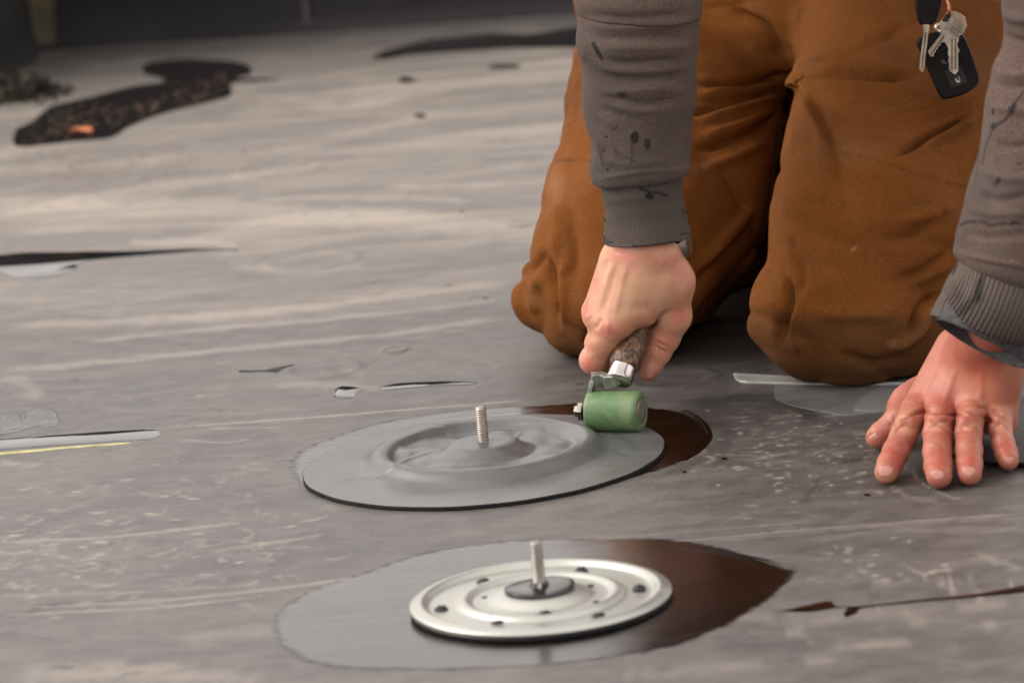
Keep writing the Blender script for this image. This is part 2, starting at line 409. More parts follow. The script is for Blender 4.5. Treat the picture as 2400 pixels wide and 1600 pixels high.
def mat_film(alpha, col, name):
    b = NB(name); b.set(Base_Color=col, Roughness=.22); b.inp('Alpha', b.rng(b.noise(20, 4), .3, .7, alpha * .8, min(1, alpha * 1.2))); b.bump(b.noise(25, 3), .001, .4); return b.m
M_FILM = mat_film(.20, (.36, .38, .37), 'clear_release_film'); M_STRIP = mat_film(.6, (.42, .42, .41), 'white_film_edge')

# ------------------------------------------------------------------ roof sheet (relief of fastener plates and lap seams telegraphing through)
def dense(lo, hi, step, outer):
    a = np.arange(lo, hi + 1e-9, step); return np.concatenate([[-x for x in outer[::-1]] if lo < 0 else [], a, outer if lo < 0 else []])
xs = np.concatenate([[-20, -9, -4, -2, -1.2], np.arange(-.9, -.46, .02), np.arange(-.46, .52, .0024), np.arange(.53, .95, .02), [1.2, 2, 4, 9, 20]])
ys = np.concatenate([[-20, -8, -3, 0, 1, 1.8], np.arange(2.3, 2.48, .02), np.arange(2.48, 3.7, .0026), np.arange(3.705, 5.8, .008), [6.5, 8, 12]])
GX, GY = np.meshgrid(xs, ys, indexing='ij'); GZ = np.zeros_like(GX)
nn = vnoise(np.stack([GX.ravel(), GY.ravel() * .9, 0 * GX.ravel()], -1), 4.).reshape(GX.shape)
for px, py, R in ((731, 612, .047), (757, 868, .034), (1575, 889, .038), (925, 822, .012), (655, 398, .05)):
    c = at_z(px, py, 0); r = np.hypot(GX - c[0], GY - c[1])
    GZ += .0017 * np.exp(-((r - R * .86) / (R * .14))**2) + .0009 * (r < R) * np.exp(-(r / R)**4) + .0010 * np.exp(-(r / (R * .2))**2)
sA, sB = at_z(380, 1003), at_z(1240, 958)                     # lap seam left of the patch
sl = (sB[1] - sA[1]) / (sB[0] - sA[0]); seam = GY - (sA[1] + sl * (GX - sA[0]))
GZ -= .0011 / (1 + np.exp(-np.clip(seam / .0016, -40, 40))) * np.exp(-np.clip(seam, 0, 9) / .012) * np.clip((GX + .36) / .05, 0, 1) * np.clip((.03 - GX) / .05, 0, 1)   # the sheet nearer the camera lies on top
nx, ny = GX.shape; idx = np.arange(nx * ny).reshape(nx, ny)
F = np.stack([idx[:-1, :-1], idx[1:, :-1], idx[1:, 1:], idx[:-1, 1:]], -1).reshape(-1, 4)
GV = np.stack([GX, GY, GZ], -1).reshape(-1, 3); GN = np.tile([0, 0, 1.], (len(GV), 1))
inr = (GV[:, 1] > 2.3) & (np.abs(GV[:, 0]) < .95); GQ = proj(GV); GQ[~inr] = 1e6
nzA = vnoise(GV, 60.); nzB = vnoise(GV * [1, 2.2, 1], 210.)
def soft_stroke(A, pts, wd, st, edge=.7):
    pts = np.asarray(pts, float); lo = pts.min(0) - wd * 2; hi = pts.max(0) + wd * 2; m = ((GQ > lo) & (GQ < hi)).all(1)
    if not m.any(): return
    d, t = polydist(GQ[m], smoothline(pts, 5) if len(pts) > 2 else pts)
    a = np.clip((1 - d / (wd * (1 + .45 * nzA[m] + .3 * nzB[m]))) / edge, 0, 1) * st * np.clip(np.minimum(t, 1 - t) * 14 + .15, 0, 1); A[m] = np.maximum(A[m], a)
def soft_spot(A, x, y, rx, ry, st, edge=.35):
    m = (np.abs(GQ[:, 0] - x) < rx * 2) & (np.abs(GQ[:, 1] - y) < ry * 2)
    if not m.any(): return
    r = np.hypot((GQ[m, 0] - x) / rx, (GQ[m, 1] - y) / ry); A[m] = np.maximum(A[m], np.clip((1 + .3 * nzB[m] + .2 * nzA[m] - r) / edge, 0, 1) * st)
dustA = np.zeros(len(GV)); smud = np.zeros(len(GV)); rg = np.random.default_rng(21)
for pts, wd, st in (([(-60, 484), (300, 486), (600, 494), (900, 514), (1150, 535), (1400, 552)], 30, .36), ([(20, 545), (300, 530), (700, 520), (1000, 530)], 12, .30), ([(300, 570), (440, 566), (560, 575)], 9, .4), ([(530, 618), (640, 632), (760, 632), (850, 612)], 14, .2),
    ([(600, 470), (800, 462), (1100, 470)], 8, .34), ([(900, 440), (1100, 435), (1290, 425)], 6, .32), ([(20, 762), (350, 752), (700, 722), (950, 690), (1200, 660)], 13, .42), ([(200, 800), (500, 770), (900, 735), (1190, 700)], 8, .36), ([(0, 868), (200, 852), (500, 822), (900, 785), (1180, 742)], 9, .42),
    ([(0, 890), (60, 900), (90, 935)], 22, .3), ([(640, 905), (760, 900), (900, 912)], 9, .34), ([(800, 860), (850, 880)], 12, .22), ([(380, 1002), (700, 980), (1000, 956), (1240, 938)], 2.6, .55), ([(480, 1003), (650, 1002)], 2, .4), ([(420, 1030), (520, 1036), (590, 1028)], 2.4, .45), ([(0, 1080), (60, 1090), (100, 1086)], 9, .35),
    ([(0, 1270), (250, 1258), (560, 1225)], 5, .45), ([(0, 1425), (350, 1408), (700, 1372), (1000, 1325)], 4, .4), ([(0, 1440), (350, 1424), (600, 1398)], 3.5, .4), ([(0, 1395), (300, 1388), (600, 1370)], 5, .25), ([(500, 1290), (700, 1262), (760, 1250)], 5, .35),
    ([(40, 1580), (300, 1572), (620, 1590)], 26, .40), ([(430, 1500), (600, 1480), (740, 1500)], 22, .18), ([(1500, 1278), (1900, 1240), (2400, 1203)], 3.2, .40), ([(1650, 1270), (2000, 1238), (2400, 1212)], 2, .32), ([(1400, 1262), (1900, 1222)], 2, .2), ([(1900, 1262), (2100, 1244), (2400, 1238)], 10, .16),
    ([(1700, 1440), (2000, 1448), (2380, 1420)], 13, .22), ([(1880, 1555), (2000, 1520), (2140, 1505)], 14, .32), ([(2250, 1600), (2280, 1560), (2330, 1545)], 7, .35), ([(1500, 1590), (1800, 1560)], 16, .22), ([(2130, 1330), (2230, 1372), (2290, 1366)], 4, .45), ([(2290, 1300), (2390, 1330)], 9, .3), ([(2140, 1090), (2160, 1130), (2230, 1165), (2256, 1166)], 2.4, .5), ([(2070, 1120), (2130, 1165), (2200, 1170)], 8, .22)):
    soft_stroke(dustA, pts, wd, st)
def curl(x, y, L, wd, st):
    an = rg.uniform(-.35, .25); n = 4; p = [np.array([x, y])]; k_ = rg.uniform(-.9, .9)
    for q in range(n): p.append(p[-1] + [L / n * math.cos(an), -L / n * .42 * math.sin(an + .1)]); an += k_ + rg.normal() * .3
    soft_stroke(dustA, p, wd, st * .85, .8)
for _ in range(150): curl(rg.beta(1, 1.6) * 760, rg.normal(1290, 75), rg.uniform(18, 80), rg.uniform(1.6, 4.2), rg.uniform(.2, .6))
for _ in range(26): curl(rg.uniform(300, 620), rg.uniform(1050, 1180), rg.uniform(10, 36), rg.uniform(1.6, 3), rg.uniform(.25, .5))
for _ in range(60): soft_spot(dustA, rg.beta(1, 1.5) * 760, rg.normal(1270, 80), rg.uniform(5, 22), rg.uniform(1.8, 5), rg.uniform(.3, .65))
for _ in range(150): curl(rg.normal(1900, 130), rg.normal(1050, 62), rg.uniform(10, 60), rg.uniform(1.2, 3), rg.uniform(.15, .5))
for _ in range(90): soft_spot(dustA, rg.normal(1830, 150), rg.normal(1090, 60), rg.uniform(2, 13), rg.uniform(1.2, 3.6), rg.uniform(.25, .7))
for _ in range(60): soft_spot(dustA, rg.uniform(1900, 2400), rg.normal(1350, 45), rg.uniform(3, 16), rg.uniform(1.6, 5), rg.uniform(.2, .6))
for _ in range(60): soft_spot(dustA, rg.uniform(1400, 2400), rg.uniform(1440, 1600), rg.uniform(5, 38), rg.uniform(2.5, 8), rg.uniform(.12, .4), .8)
for _ in range(70): curl(rg.uniform(0, 1150), rg.uniform(680, 960), rg.uniform(20, 110), rg.uniform(1.5, 4), rg.uniform(.1, .3))
for pts, wd, st in (([(1620, 950), (1760, 935), (1850, 950), (1920, 985)], 20, .7), ([(1600, 975), (1700, 1000), (1690, 1050)], 26, .5), ([(1560, 1110), (1640, 1085)], 9, .4), ([(1880, 1180), (1900, 1150), (1922, 1118)], 8, .55), ([(1892, 1182), (1905, 1160)], 6, .4), ([(2150, 1085), (2165, 1120), (2225, 1150)], 8, .7), ([(1970, 1085), (2030, 1075), (2060, 1088)], 5, .5), ([(2030, 1000), (2070, 1050)], 9, .4), ([(1730, 960), (1800, 1000)], 12, .4),
    ([(1290, 760), (1420, 880), (1600, 905)], 30, .35), ([(400, 1225), (430, 1222)], 4, .4), ([(30, 1095), (60, 1088)], 4, .3), ([(560, 1150), (640, 1135)], 5, .2), ([(1100, 698), (1130, 694)], 3, .6), ([(230, 1282), (300, 1262)], 4, .35), ([(2000, 1540), (2060, 1530)], 10, .3), ([(1900, 1590), (1960, 1575)], 12, .25), ([(2230, 1340), (2320, 1375)], 12, .3), ([(900, 1268), (1000, 1262)], 3, .2)):
    soft_stroke(smud, pts, wd, st)
for _ in range(60): soft_stroke(smud, [(x_ := rg.uniform(0, 1150), y_ := rg.uniform(680, 960)), (x_ + rg.uniform(15, 60), y_ - rg.uniform(1, 5))], rg.uniform(1.2, 2.6), rg.uniform(.12, .4))
for _ in range(50): soft_stroke(smud, [(x_ := rg.uniform(1500, 2400), y_ := rg.uniform(930, 1600)), (x_ + rg.uniform(10, 70), y_ - rg.uniform(-4, 14))], rg.uniform(1.2, 4), rg.uniform(.12, .4))
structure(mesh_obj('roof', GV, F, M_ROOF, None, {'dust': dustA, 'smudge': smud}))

# ------------------------------------------------------------------ parapet wall
def box(lo, hi, c=None, M3=None):
    x0, y0, z0 = lo; x1, y1, z1 = hi
    V = np.array([(x0, y0, z0), (x1, y0, z0), (x1, y1, z0), (x0, y1, z0), (x0, y0, z1), (x1, y0, z1), (x1, y1, z1), (x0, y1, z1)], float)
    if M3 is not None: V = V @ np.asarray(M3).T
    if c is not None: V = V + np.asarray(c)
    return V, [(0, 3, 2, 1), (4, 5, 6, 7), (0, 1, 5, 4), (1, 2, 6, 5), (2, 3, 7, 6), (3, 0, 4, 7)]
a, b_ = at_z(33, 118), at_z(1300, 32); wdir = (b_ - a) / np.linalg.norm(b_ - a); wn_ = np.array([-wdir[1], wdir[0], 0])
def wallpt(s, d, z): return a + wdir * s + wn_ * d + np.array([0, 0, z])
prof = [(-.030, -.003), (-.012, .004), (-.003, .016), (.002, .05), (.004, .18), (.006, .36), (.02, .375), (.30, .375), (.30, -.02)]
ss = np.concatenate([np.linspace(-12, -.7, 8), np.linspace(-.6, 1.7, 90), np.linspace(1.9, 12, 8)])
V = []
for s in ss:
    for (d, z) in prof:
        wob = .006 * vnoise(np.array([[s * 1.0, z * 3, 0]]), 5.)[0] if d < .02 else 0
        V.append(wallpt(s, d + wob, z))
n = len(prof); F = [(i * n + j, (i + 1) * n + j, (i + 1) * n + j + 1, i * n + j + 1) for i in range(len(ss) - 1) for j in range(n - 1)]
wt = thing('parapet_wall', 'low dark rubber covered parapet wall along the far edge of the roof', 'wall', tuple(wallpt(0, 0, 0)))
mesh_obj('wall_face', V, np.array(F), M_WALL, wt)
def blob_poly(name, px, mat, z=.0006, parent=None, jit=.0, skirt=.0001, inset=.0012, smoothn=8, world=False, seed=0, dome=None, shrink=0):
    P = np.array(px if world else [at_z(x, y, 0) for x, y in px])[:, :2]
    P = smoothline(list(P) + [P[0]], smoothn)[:-1]
    if shrink: P = P.mean(0) + (P - P.mean(0)) * 1.035
    if jit:
        nj = vnoise(np.concatenate([P, np.full((len(P), 1), seed * 1.7)], 1), 260.) + .6 * vnoise(np.concatenate([P, np.full((len(P), 1), seed + 9.)], 1), 700.)
    A = .5 * np.sum(P[:, 0] * np.roll(P[:, 1], -1) - np.roll(P[:, 0], -1) * P[:, 1])
    if A < 0: P = P[::-1]
    t = np.roll(P, -1, 0) - np.roll(P, 1, 0); t /= np.linalg.norm(t, axis=1, keepdims=True) + 1e-9; nrm = np.stack([t[:, 1], -t[:, 0]], 1)
    if jit: P = P + nrm * (nj[:, None] * jit)
    n = len(P); prof_ = dome or [(0, 0), (1, 1)]; V = [np.c_[P, np.full(n, -skirt)]]; F = []
    for q, (fi, fz) in enumerate(prof_):
        I = P - nrm * inset * fi if not shrink else P + (P.mean(0) - P) * shrink * fi; V.append(np.c_[I, np.full(n, .00012 + z * fz)])
        F += [(q * n + k, q * n + (k + 1) % n, (q + 1) * n + (k + 1) % n, (q + 1) * n + k) for k in range(n)]
    m_ = len(prof_)
    F += [tuple(m_ * n + i for i in tri) for tri in tessellate_polygon([[Vector((p[0], p[1], 0)) for p in I]])]
    return mesh_obj(name, np.concatenate(V), F, mat, parent, {'edge': np.concatenate([np.ones(n)] + [np.full(n, 1 - fi) for fi, fz in prof_])}, smooth=dome is not None)
# scratch mark on the wall, corner stain strip and the curb at the left edge
M_SCR = simple('dried_glue_mark', (.045, .041, .040), .7); M_OLIVE = simple('yellowed_glue', (.075, .062, .035), .6, 0, None, 60, .5)
def wall_quad(name, pts, mat, off):
    P = [];
    for x, y in pts:
        d = ray(x, y); t = ((a + wn_ * (-off) - CAM) @ wn_) / (d @ wn_); P.append(CAM + d * t)
    P = np.array(P); n = len(P); V = np.concatenate([P, P + wn_ * .012]); F = [tuple(range(n))] + [(i, n + i, n + (i + 1) % n, (i + 1) % n) for i in range(n)]
    return mesh_obj(name, V, F, mat, wt, smooth=False)
wall_quad('glue_mark', [(708, 5), (718, 3), (724, 34), (731, 62), (722, 70), (711, 60), (713, 32)], M_SCR, .011)
wall_quad('glue_stain', [(30, -60), (118, -60), (122, 40), (128, 102), (75, 112), (36, 114), (33, 40)], M_OLIVE, .011)
cb = thing('roof_curb', 'black rubber wrapped curb corner standing at the left edge of the photo', 'curb', tuple(at_z(-40, 205)))
c0 = at_z(30, 200); 
V, F = [], []
for k, (z, e) in enumerate([(-.003, .012), (.006, .004), (.02, 0), (.05, -.002), (.30, -.006), (.30, -.5)]):
    for s in np.linspace(0, 1, 9):
        wv = .004 * math.sin(s * 9 + k); V.append((c0[0] - .35 + .35 * s + e + .0 * wv, c0[1] + wv - e * .4 + (0 if k < 5 else .3), z))
    V.append((c0[0] + e, c0[1] + .4, z))
for k in range(5):
    for j in range(9): F.append((k * 10 + j, k * 10 + j + 1, k * 10 + j + 11, k * 10 + j + 10))
mesh_obj('curb_flashing', V, np.array(F), M_WALL, cb)
# moss and grit clump at its foot
def clump(name, c, R, mat, parent=None, seed=0, n=1100):
    rg = np.random.default_rng(seed); V, F = [], []
    for _ in range(n):
        u = rg.normal(size=2) * .45; hgt = max(0, 1 - (u @ u)); p = np.array([c[0] + u[0] * R[0], c[1] + u[1] * R[1], c[2] + hgt * R[2] * rg.random()])
        s = rg.uniform(.002, .0075); q = rg.normal(size=(3, 3)) * s; i = len(V)
        V += [p + q[0], p + q[1], p + q[2]]; F.append((i, i + 1, i + 2))
    return mesh_obj(name, np.array(V), np.array(F), mat, parent, smooth=False)
M_MOSS = simple('moss_and_grit', (.030, .026, .017), .9, 0, None, 900, .7)
o = clump('moss', at_z(50, 228), (.052, .05, .03), M_MOSS, seed=3); o['kind'] = 'stuff'; tag(o, 'olive clump of moss and grit at the foot of the left curb', 'moss')

# ------------------------------------------------------------------ puddles and damp marks
def puddle(px, jit=.0008, z=.0005, sn=8, seed=0, mat=None):
    return structure(blob_poly('puddle', px, mat or M_WATER, z, jit=jit, smoothn=sn, seed=seed, inset=.0028, dome=[(0, 0), (.3, .14), (.65, .55), (1, 1)]))
puddle([(38, 300), (75, 285), (118, 250), (210, 228), (300, 205), (385, 190), (335, 170), (350, 148), (430, 140), (520, 142), (575, 150), (590, 172), (560, 184), (660, 184), (600, 192), (545, 196), (540, 225), (470, 245), (400, 262), (345, 280), (300, 300), (255, 325), (160, 335), (60, 345), (30, 335)], seed=1)
puddle([(868, 137), (905, 118), (1000, 95), (1090, 85), (1160, 78), (1240, 80), (1330, 66), (1400, 60), (1400, 108), (1300, 112), (1200, 113), (1080, 120), (960, 130), (900, 140)], seed=2)
puddle([(1142, 158), (1165, 152), (1215, 152), (1212, 160), (1150, 163)], seed=3)
puddle([(932, 184), (955, 180), (970, 185), (976, 190), (958, 194), (938, 193)], seed=4)
puddle([(-60, 602), (0, 598), (60, 592), (180, 590), (330, 588), (450, 583), (560, 585), (470, 590), (380, 598), (300, 606), (200, 614), (172, 635), (110, 652), (40, 652), (0, 640), (-60, 630)], seed=5)
puddle([(558, 870), (610, 868), (640, 862), (690, 855), (668, 862), (650, 872), (630, 872)], .0004, seed=6, mat=simple('dark_reflection', (.006, .006, .006), .7))  # matte dark colour stands in for this puddle's dark reflection
puddle([(778, 930), (790, 908), (815, 905), (850, 910), (838, 920), (830, 932), (800, 934)], .0006, seed=7)
puddle([(888, 908), (930, 898), (1000, 894), (1060, 893), (1118, 896), (1100, 902), (1040, 903), (960, 910), (900, 915)], .0005, z=.00035, seed=8)
puddle([(0, 1020), (0, 975), (35, 968), (55, 980), (62, 965), (90, 955), (125, 960), (140, 985), (125, 1000), (80, 1000), (40, 1012)], .0006, seed=9, z=.0001, mat=simple('damp_rubber', (.030, .026, .025), .30))
puddle([(-40, 1032), (60, 1025), (170, 1016), (300, 1008), (370, 1008), (360, 1028), (250, 1036), (120, 1044), (-40, 1054)], .0006, z=.00022, seed=10)
M_YEL = simple('yellow_chalk', (.36, .34, .16), .8)
o = blob_poly('chalk_line', [(-20, 1062), (60, 1056), (160, 1047), (290, 1038), (290, 1041), (160, 1051), (60, 1061), (-20, 1066)], M_YEL, .0004, inset=.0004); tag(o, 'thin yellow marking line beside the narrow puddle at the left edge', 'marking line')
# leaf litter
def litter(name, n, seed, region):
    rg = np.random.default_rng(seed); V, F = [], []
    for _ in range(n):
        x, y = region(rg); p = at_z(x, y, .0012); s = rg.uniform(.0006, .0021) * (1 if y < 420 else .7); an = rg.uniform(0, 6.28)
        c, sn = math.cos(an) * s, math.sin(an) * s; i = len(V); t = rg.uniform(.0, .0008)
        V += [p + [c * 1.6, sn * 1.6, 0], p + [-sn, c, t], p + [-c * 1.6, -sn * 1.6, t * .5], p + [sn, -c, .0002]]; F.append((i, i + 1, i + 2, i + 3))
    return mesh_obj(name, np.array(V), np.array(F), M_LITTER, smooth=False)
bb = NB('brown_leaf_crumbs'); bb.set(Base_Color=bb.mix(bb.noise(90, 2, .5, 0, None, .35, .65), (.09, .045, .026), (.30, .16, .095)), Roughness=.8); M_LITTER = bb.m
def reg1(rg):
    t = rg.random(); x = 70 + 480 * t + rg.normal() * 25; return x, 318 - 118 * t + rg.normal() * 16
def reg2(rg):
    return min(1290, abs(rg.normal()) * 330 + rg.uniform(5, 80)), 345 + abs(rg.normal()) * 75 + rg.uniform(-20, 20)
def reg3(rg): return rg.uniform(500, 1290), rg.uniform(140, 420)
for nm, n_, sd_, rg_, lb in (('leaf_litter', 260, 1, reg1, 'brown leaf crumbs scattered over the long dark puddle'), ('leaf_litter', 420, 2, reg2, 'sparse brown specks on the grey roof in front of the puddle'), ('leaf_litter', 140, 5, reg3, 'few brown specks on the roof sheet near the parapet')):
    o = litter(nm, n_, sd_, rg_); o['kind'] = 'stuff'; tag(o, lb, 'leaf litter')
bb = NB('orange_leaf'); bb.set(Base_Color=(.50, .15, .05), Roughness=.6); 
c = at_z(190, 310, .002); V = []; F = []
for i in range(9):
    t = i / 8; wdt = .0095 * math.sin(math.pi * min(1, t * .95 + .04)); V += [c + [(-.5 + t) * .026, -wdt, .002 * math.sin(t * 5) + .003], c + [(-.5 + t) * .026, 0, .001], c + [(-.5 + t) * .026, wdt, .004]]
for i in range(8): F += [(3 * i, 3 * i + 3, 3 * i + 4, 3 * i + 1), (3 * i + 1, 3 * i + 4, 3 * i + 5, 3 * i + 2)]
tag(mesh_obj('leaf', V, np.array(F), bb.m), 'single orange leaf curled in the long dark puddle', 'leaf')

# ------------------------------------------------------------------ adhesive smears
def smear(name, px, strokes, label, jit=.0006, shrink=.09):
    o = thing(name, label, 'adhesive', tuple(at_z(*px[0])))
    blob_poly('smear', px, M_ADH, .0002, o, jit=jit, inset=.0008, smoothn=14, dome=[(0, 0), (.5, .6), (1, 1)], shrink=shrink)
    parts = []
    for (pts, wd) in strokes:
        L = smoothline([at_z(x, y, 0)[:2] for x, y in pts], 14); n = len(L)
        t = np.gradient(L, axis=0); t /= np.linalg.norm(t, axis=1, keepdims=True); nr = np.stack([-t[:, 1], t[:, 0]], 1)
        u = np.linspace(0, 1, n); ww = wd * (np.sin(np.pi * np.clip(u, .02, .98))**.6) * (1 + .5 * vnoise(np.c_[L, np.full(n, wd * 1e4)], 400.))
        V = np.concatenate([np.c_[L + nr * ww[:, None], np.zeros(n)], np.c_[L, np.full(n, .00045)], np.c_[L - nr * ww[:, None], np.zeros(n)]])
        F = [(k, k + 1, n + k + 1, n + k) for k in range(n - 1)] + [(n + k, n + k + 1, 2 * n + k + 1, 2 * n + k) for k in range(n - 1)]
        parts.append((V, F))
    if parts:
        V, F = joinm(parts); V[:, 2] -= .0001; e = mesh_obj('brush_strokes', V, F, M_ADH, o); e['kind'] = 'stuff'
    return o
st = []
rg = np.random.default_rng(11)
for k in range(44):      # bristle marks fanning off the right tip
    q = rg.uniform(-14, 12); x1 = rg.uniform(1640, 1800)
    st.append(([(x1 - 90, 1262 + (x1 - 1540) * .16 + q * .2), (x1, 1285 + (x1 - 1640) * .20 + q * .5), (x1 + 60, 1300 + (x1 - 1640) * .26 + q)], rg.uniform(.0003, .0009)))
for k in range(70):
    x1 = rg.uniform(1560, 1830); yb = 1338 + (1866 - x1) * .60 - (1866 - x1)**2 * .0004 + rg.uniform(-8, 22)
    st.append(([(x1 + 45, yb - 32), (x1, yb), (x1 - 70, yb + 32)], rg.uniform(.0003, .0010)))
smear('adhesive_smear', [(636, 1465), (655, 1430), (711, 1393), (780, 1365), (849, 1344), (987, 1299), (1153, 1272), (1291, 1264), (1401, 1263), (1540, 1262), (1678, 1280), (1788, 1313), (1840, 1330), (1866, 1338), (1848, 1360), (1816, 1393), (1733, 1449), (1622, 1501), (1512, 1526), (1318, 1554), (1097, 1567), (876, 1567), (738, 1554), (661, 1515)], st, 'glossy wet black adhesive smear under and around the bare metal plate', .0008)
st = []
for k in range(60):
    q = k / 59 * 1.0 + rg.normal() * .05; e = q * 46 - 8
    a0 = rg.uniform(0, .3); 
    st.append(([(1585 + e * .6, 960 + (1 - q) * 4), (1628 + e * .55, 985), (1643 + e * .65, 1022), (1632 + e * .45, 1052), (1600 + e * .3, 1080 - q * 2)][(0 if rg.random() < .6 else 1):(5 if rg.random() < .6 else 4)], rg.uniform(.0002, .0005)))
smear('adhesive_smear', [(682, 1101), (690, 1075), (730, 1045), (884, 993), (1094, 961), (1258, 951), (1342, 946), (1430, 950), (1525, 956), (1600, 966), (1636, 990), (1648, 1022), (1636, 1054), (1610, 1076), (1585, 1086), (1468, 1124), (1300, 1160), (1050, 1180), (880, 1182), (780, 1173), (711, 1143)], st, 'wet black adhesive ring showing past the edge of the round rubber patch', .0005)
o = smear('adhesive_drip', [(1830, 1432), (1880, 1420), (1944, 1408), (1962, 1420), (2030, 1418), (2150, 1405), (2290, 1390), (2420, 1368), (2420, 1384), (2300, 1398), (2140, 1412), (2025, 1424), (2010, 1436), (1984, 1446), (1976, 1438), (1985, 1424), (1950, 1426), (1890, 1434)], [], 'thin dark red brown adhesive trickle running to the right edge', .0004, 0)
for (x, y, r) in ((2033, 1160, .0034), (1698, 1075, .003), (1603, 1106, .0028), (985, 272, .005), (1083, 495, .0022), (1138, 698, .003)):
    blob_poly('drop', [(x + r * 3100 * math.cos(t), y + r * 3100 * .3 * math.sin(t)) for t in np.linspace(0, 6.28, 9)[:-1]], M_ADH, .0005, jit=.0003).update_tag()
_lab = ['small dark drop left of the flat hand in the foreground', 'tiny dark drop right of the round patch smear', 'tiny dark drop below the round patch smear', 'dark damp spot near the parapet', 'small dark spot on the open roof sheet', 'small dark spot left of the kneeling leg']
for o, l in zip([o for o in COL.objects if o.name.startswith('drop')], _lab): tag(o, l, 'drop')

# ------------------------------------------------------------------ lathe, stud, anchor plates
def lathe(prof, n=96, c=(0, 0, 0), closed=False):
    th = np.linspace(0, 2 * np.pi, n, endpoint=False); V = []
    for r, z in prof: V.append(np.stack([c[0] + r * np.cos(th), c[1] + r * np.sin(th), np.full(n, c[2] + z)], 1))
    V = np.concatenate(V); m = len(prof); i = np.arange(n); j = (i + 1) % n
    F = np.concatenate([np.stack([k * n + i, k * n + j, (k + 1) * n + j, (k + 1) * n + i], 1) for k in range(m - 1)])
    return V, F
def orient(V, c, axis, roll=0):
    z = np.asarray(axis, float); z /= np.linalg.norm(z); x = np.cross([0, 1, 0] if abs(z[1]) < .9 else [1, 0, 0], z); x /= np.linalg.norm(x); y = np.cross(z, x)
    cr, sr = math.cos(roll), math.sin(roll); x, y = x * cr + y * sr, -x * sr + y * cr
    return V @ np.stack([x, y, z]) + np.asarray(c)
def stud(c, h, parent, r=.0042, pitch=.0016):
    n = 36; V = []; zz = np.arange(-.004, h, pitch / 7); th = np.linspace(0, 2 * np.pi, n, endpoint=False)
    for z in zz:
        ph = (z / pitch - th / (2 * np.pi)) % 1.0; tri = np.abs(ph - .5) * 2; rr = r - .00095 * tri**1.3
        rr = np.minimum(rr, r - .0011 + max(0, (h - z)) * 1.1)
        V.append(np.stack([c[0] + rr * np.cos(th), c[1] + rr * np.sin(th), np.full(n, c[2] + z)], 1))
    V.append(np.stack([c[0] + (r - .0018) * np.cos(th), c[1] + (r - .0018) * np.sin(th), np.full(n, c[2] + h)], 1))
    m = len(V); V = np.concatenate(V); i = np.arange(n); j = (i + 1) % n
    F = [tuple(q) for k in range(m - 1) for q in np.stack([k * n + i, k * n + j, (k + 1) * n + j, (k + 1) * n + i], 1)] + [tuple((m - 1) * n + i)]
    return mesh_obj('threaded_stud', V, F, M_STUD, parent)
PL = at_z(1267, 1400, .004); R0 = .0865
# profile of the pressed plate (radius, height)
PROF = [(.0865, .0030), (.0872, .0040), (.0865, .0052), (.0835, .0066), (.0800, .0073), (.0775, .0066), (.0755, .0046), (.0735, .0036), (.0650, .0035), (.0575, .0036), (.0555, .0044), (.0538, .0060), (.0520, .0067), (.0495, .0067), (.0478, .0058), (.0460, .0046), (.0440, .0042), (.0360, .0044), (.0330, .0054), (.0285, .0086), (.0255, .0105), (.0235, .0112), (.0150, .0116), (.004, .0117)]
PROF = [(r * .965, z if r > .05 else .0067 + (z - .0067) * .55 if z > .0067 else z) for r, z in PROF]
def smprof(P, n=3):
    return [tuple(p) for p in smoothline(P, n)]
pt = thing('anchor_plate', 'round zinc plated anchor plate with ridges, black screws and threaded stud, uncovered in the foreground', 'anchor plate', tuple(PL * [1, 1, 0]))
V, F = lathe([(.0835, .0022)] + smprof(PROF), 128, (PL[0], PL[1], 0)); V[:, 2] += .0012 * (V[:, 0] - PL[0]) / R0 * -.5
mesh_obj('pressed_disc', V, F[:, ::-1], M_GALV, pt)
V, F = lathe([(.0, .0031), (.0815, .0031), (.0832, .0028), (.0839, .0018), (.0836, .0008), (.0832, -.002)], 128, (PL[0] + .0006, PL[1] - .001, 0)); mesh_obj('rubber_pad', V, F[:, ::-1], M_EDGE, pt)
wz = .0095
V = []; nW = 64
for k, (rr, dz) in enumerate([(.0005, .0021), (.012, .0021), (.0205, .0022), (.0225, .0018), (.0228, .0008), (.0222, .0)]):
    for t in np.linspace(0, 2 * np.pi, nW, endpoint=False): V.append((PL[0] + rr * math.cos(t), PL[1] + rr * math.sin(t), wz + dz + (rr / .0228)**2 * .0009 * math.sin(2 * t + .6)))
i = np.arange(nW); j = (i + 1) % nW
mesh_obj('rubber_washer', V, np.concatenate([np.stack([(k + 1) * nW + i, (k + 1) * nW + j, k * nW + j, k * nW + i], 1) for k in range(5)]), simple('glossy_black_rubber', (.012, .010, .011), .2), pt)
stud((PL[0], PL[1], wz), .0315, pt)
b0 = [(PL[0] + .0062 * math.cos(t) * (1 + .2 * math.sin(3 * t)), PL[1] + .0062 * math.sin(t) * (1 + .2 * math.cos(5 * t)), 0) for t in np.linspace(0, 6.28, 15)[:-1]]
o = blob_poly('sealant', b0, simple('wet_sealant', (.008, .006, .006), .08), .0034, pt, world=True, skirt=0, inset=.002, smoothn=3); o.data.transform(Matrix.Translation((0, 0, wz + .0018)))
def on_plate(px, py, z):
    p = at_z(px, py, z); return p
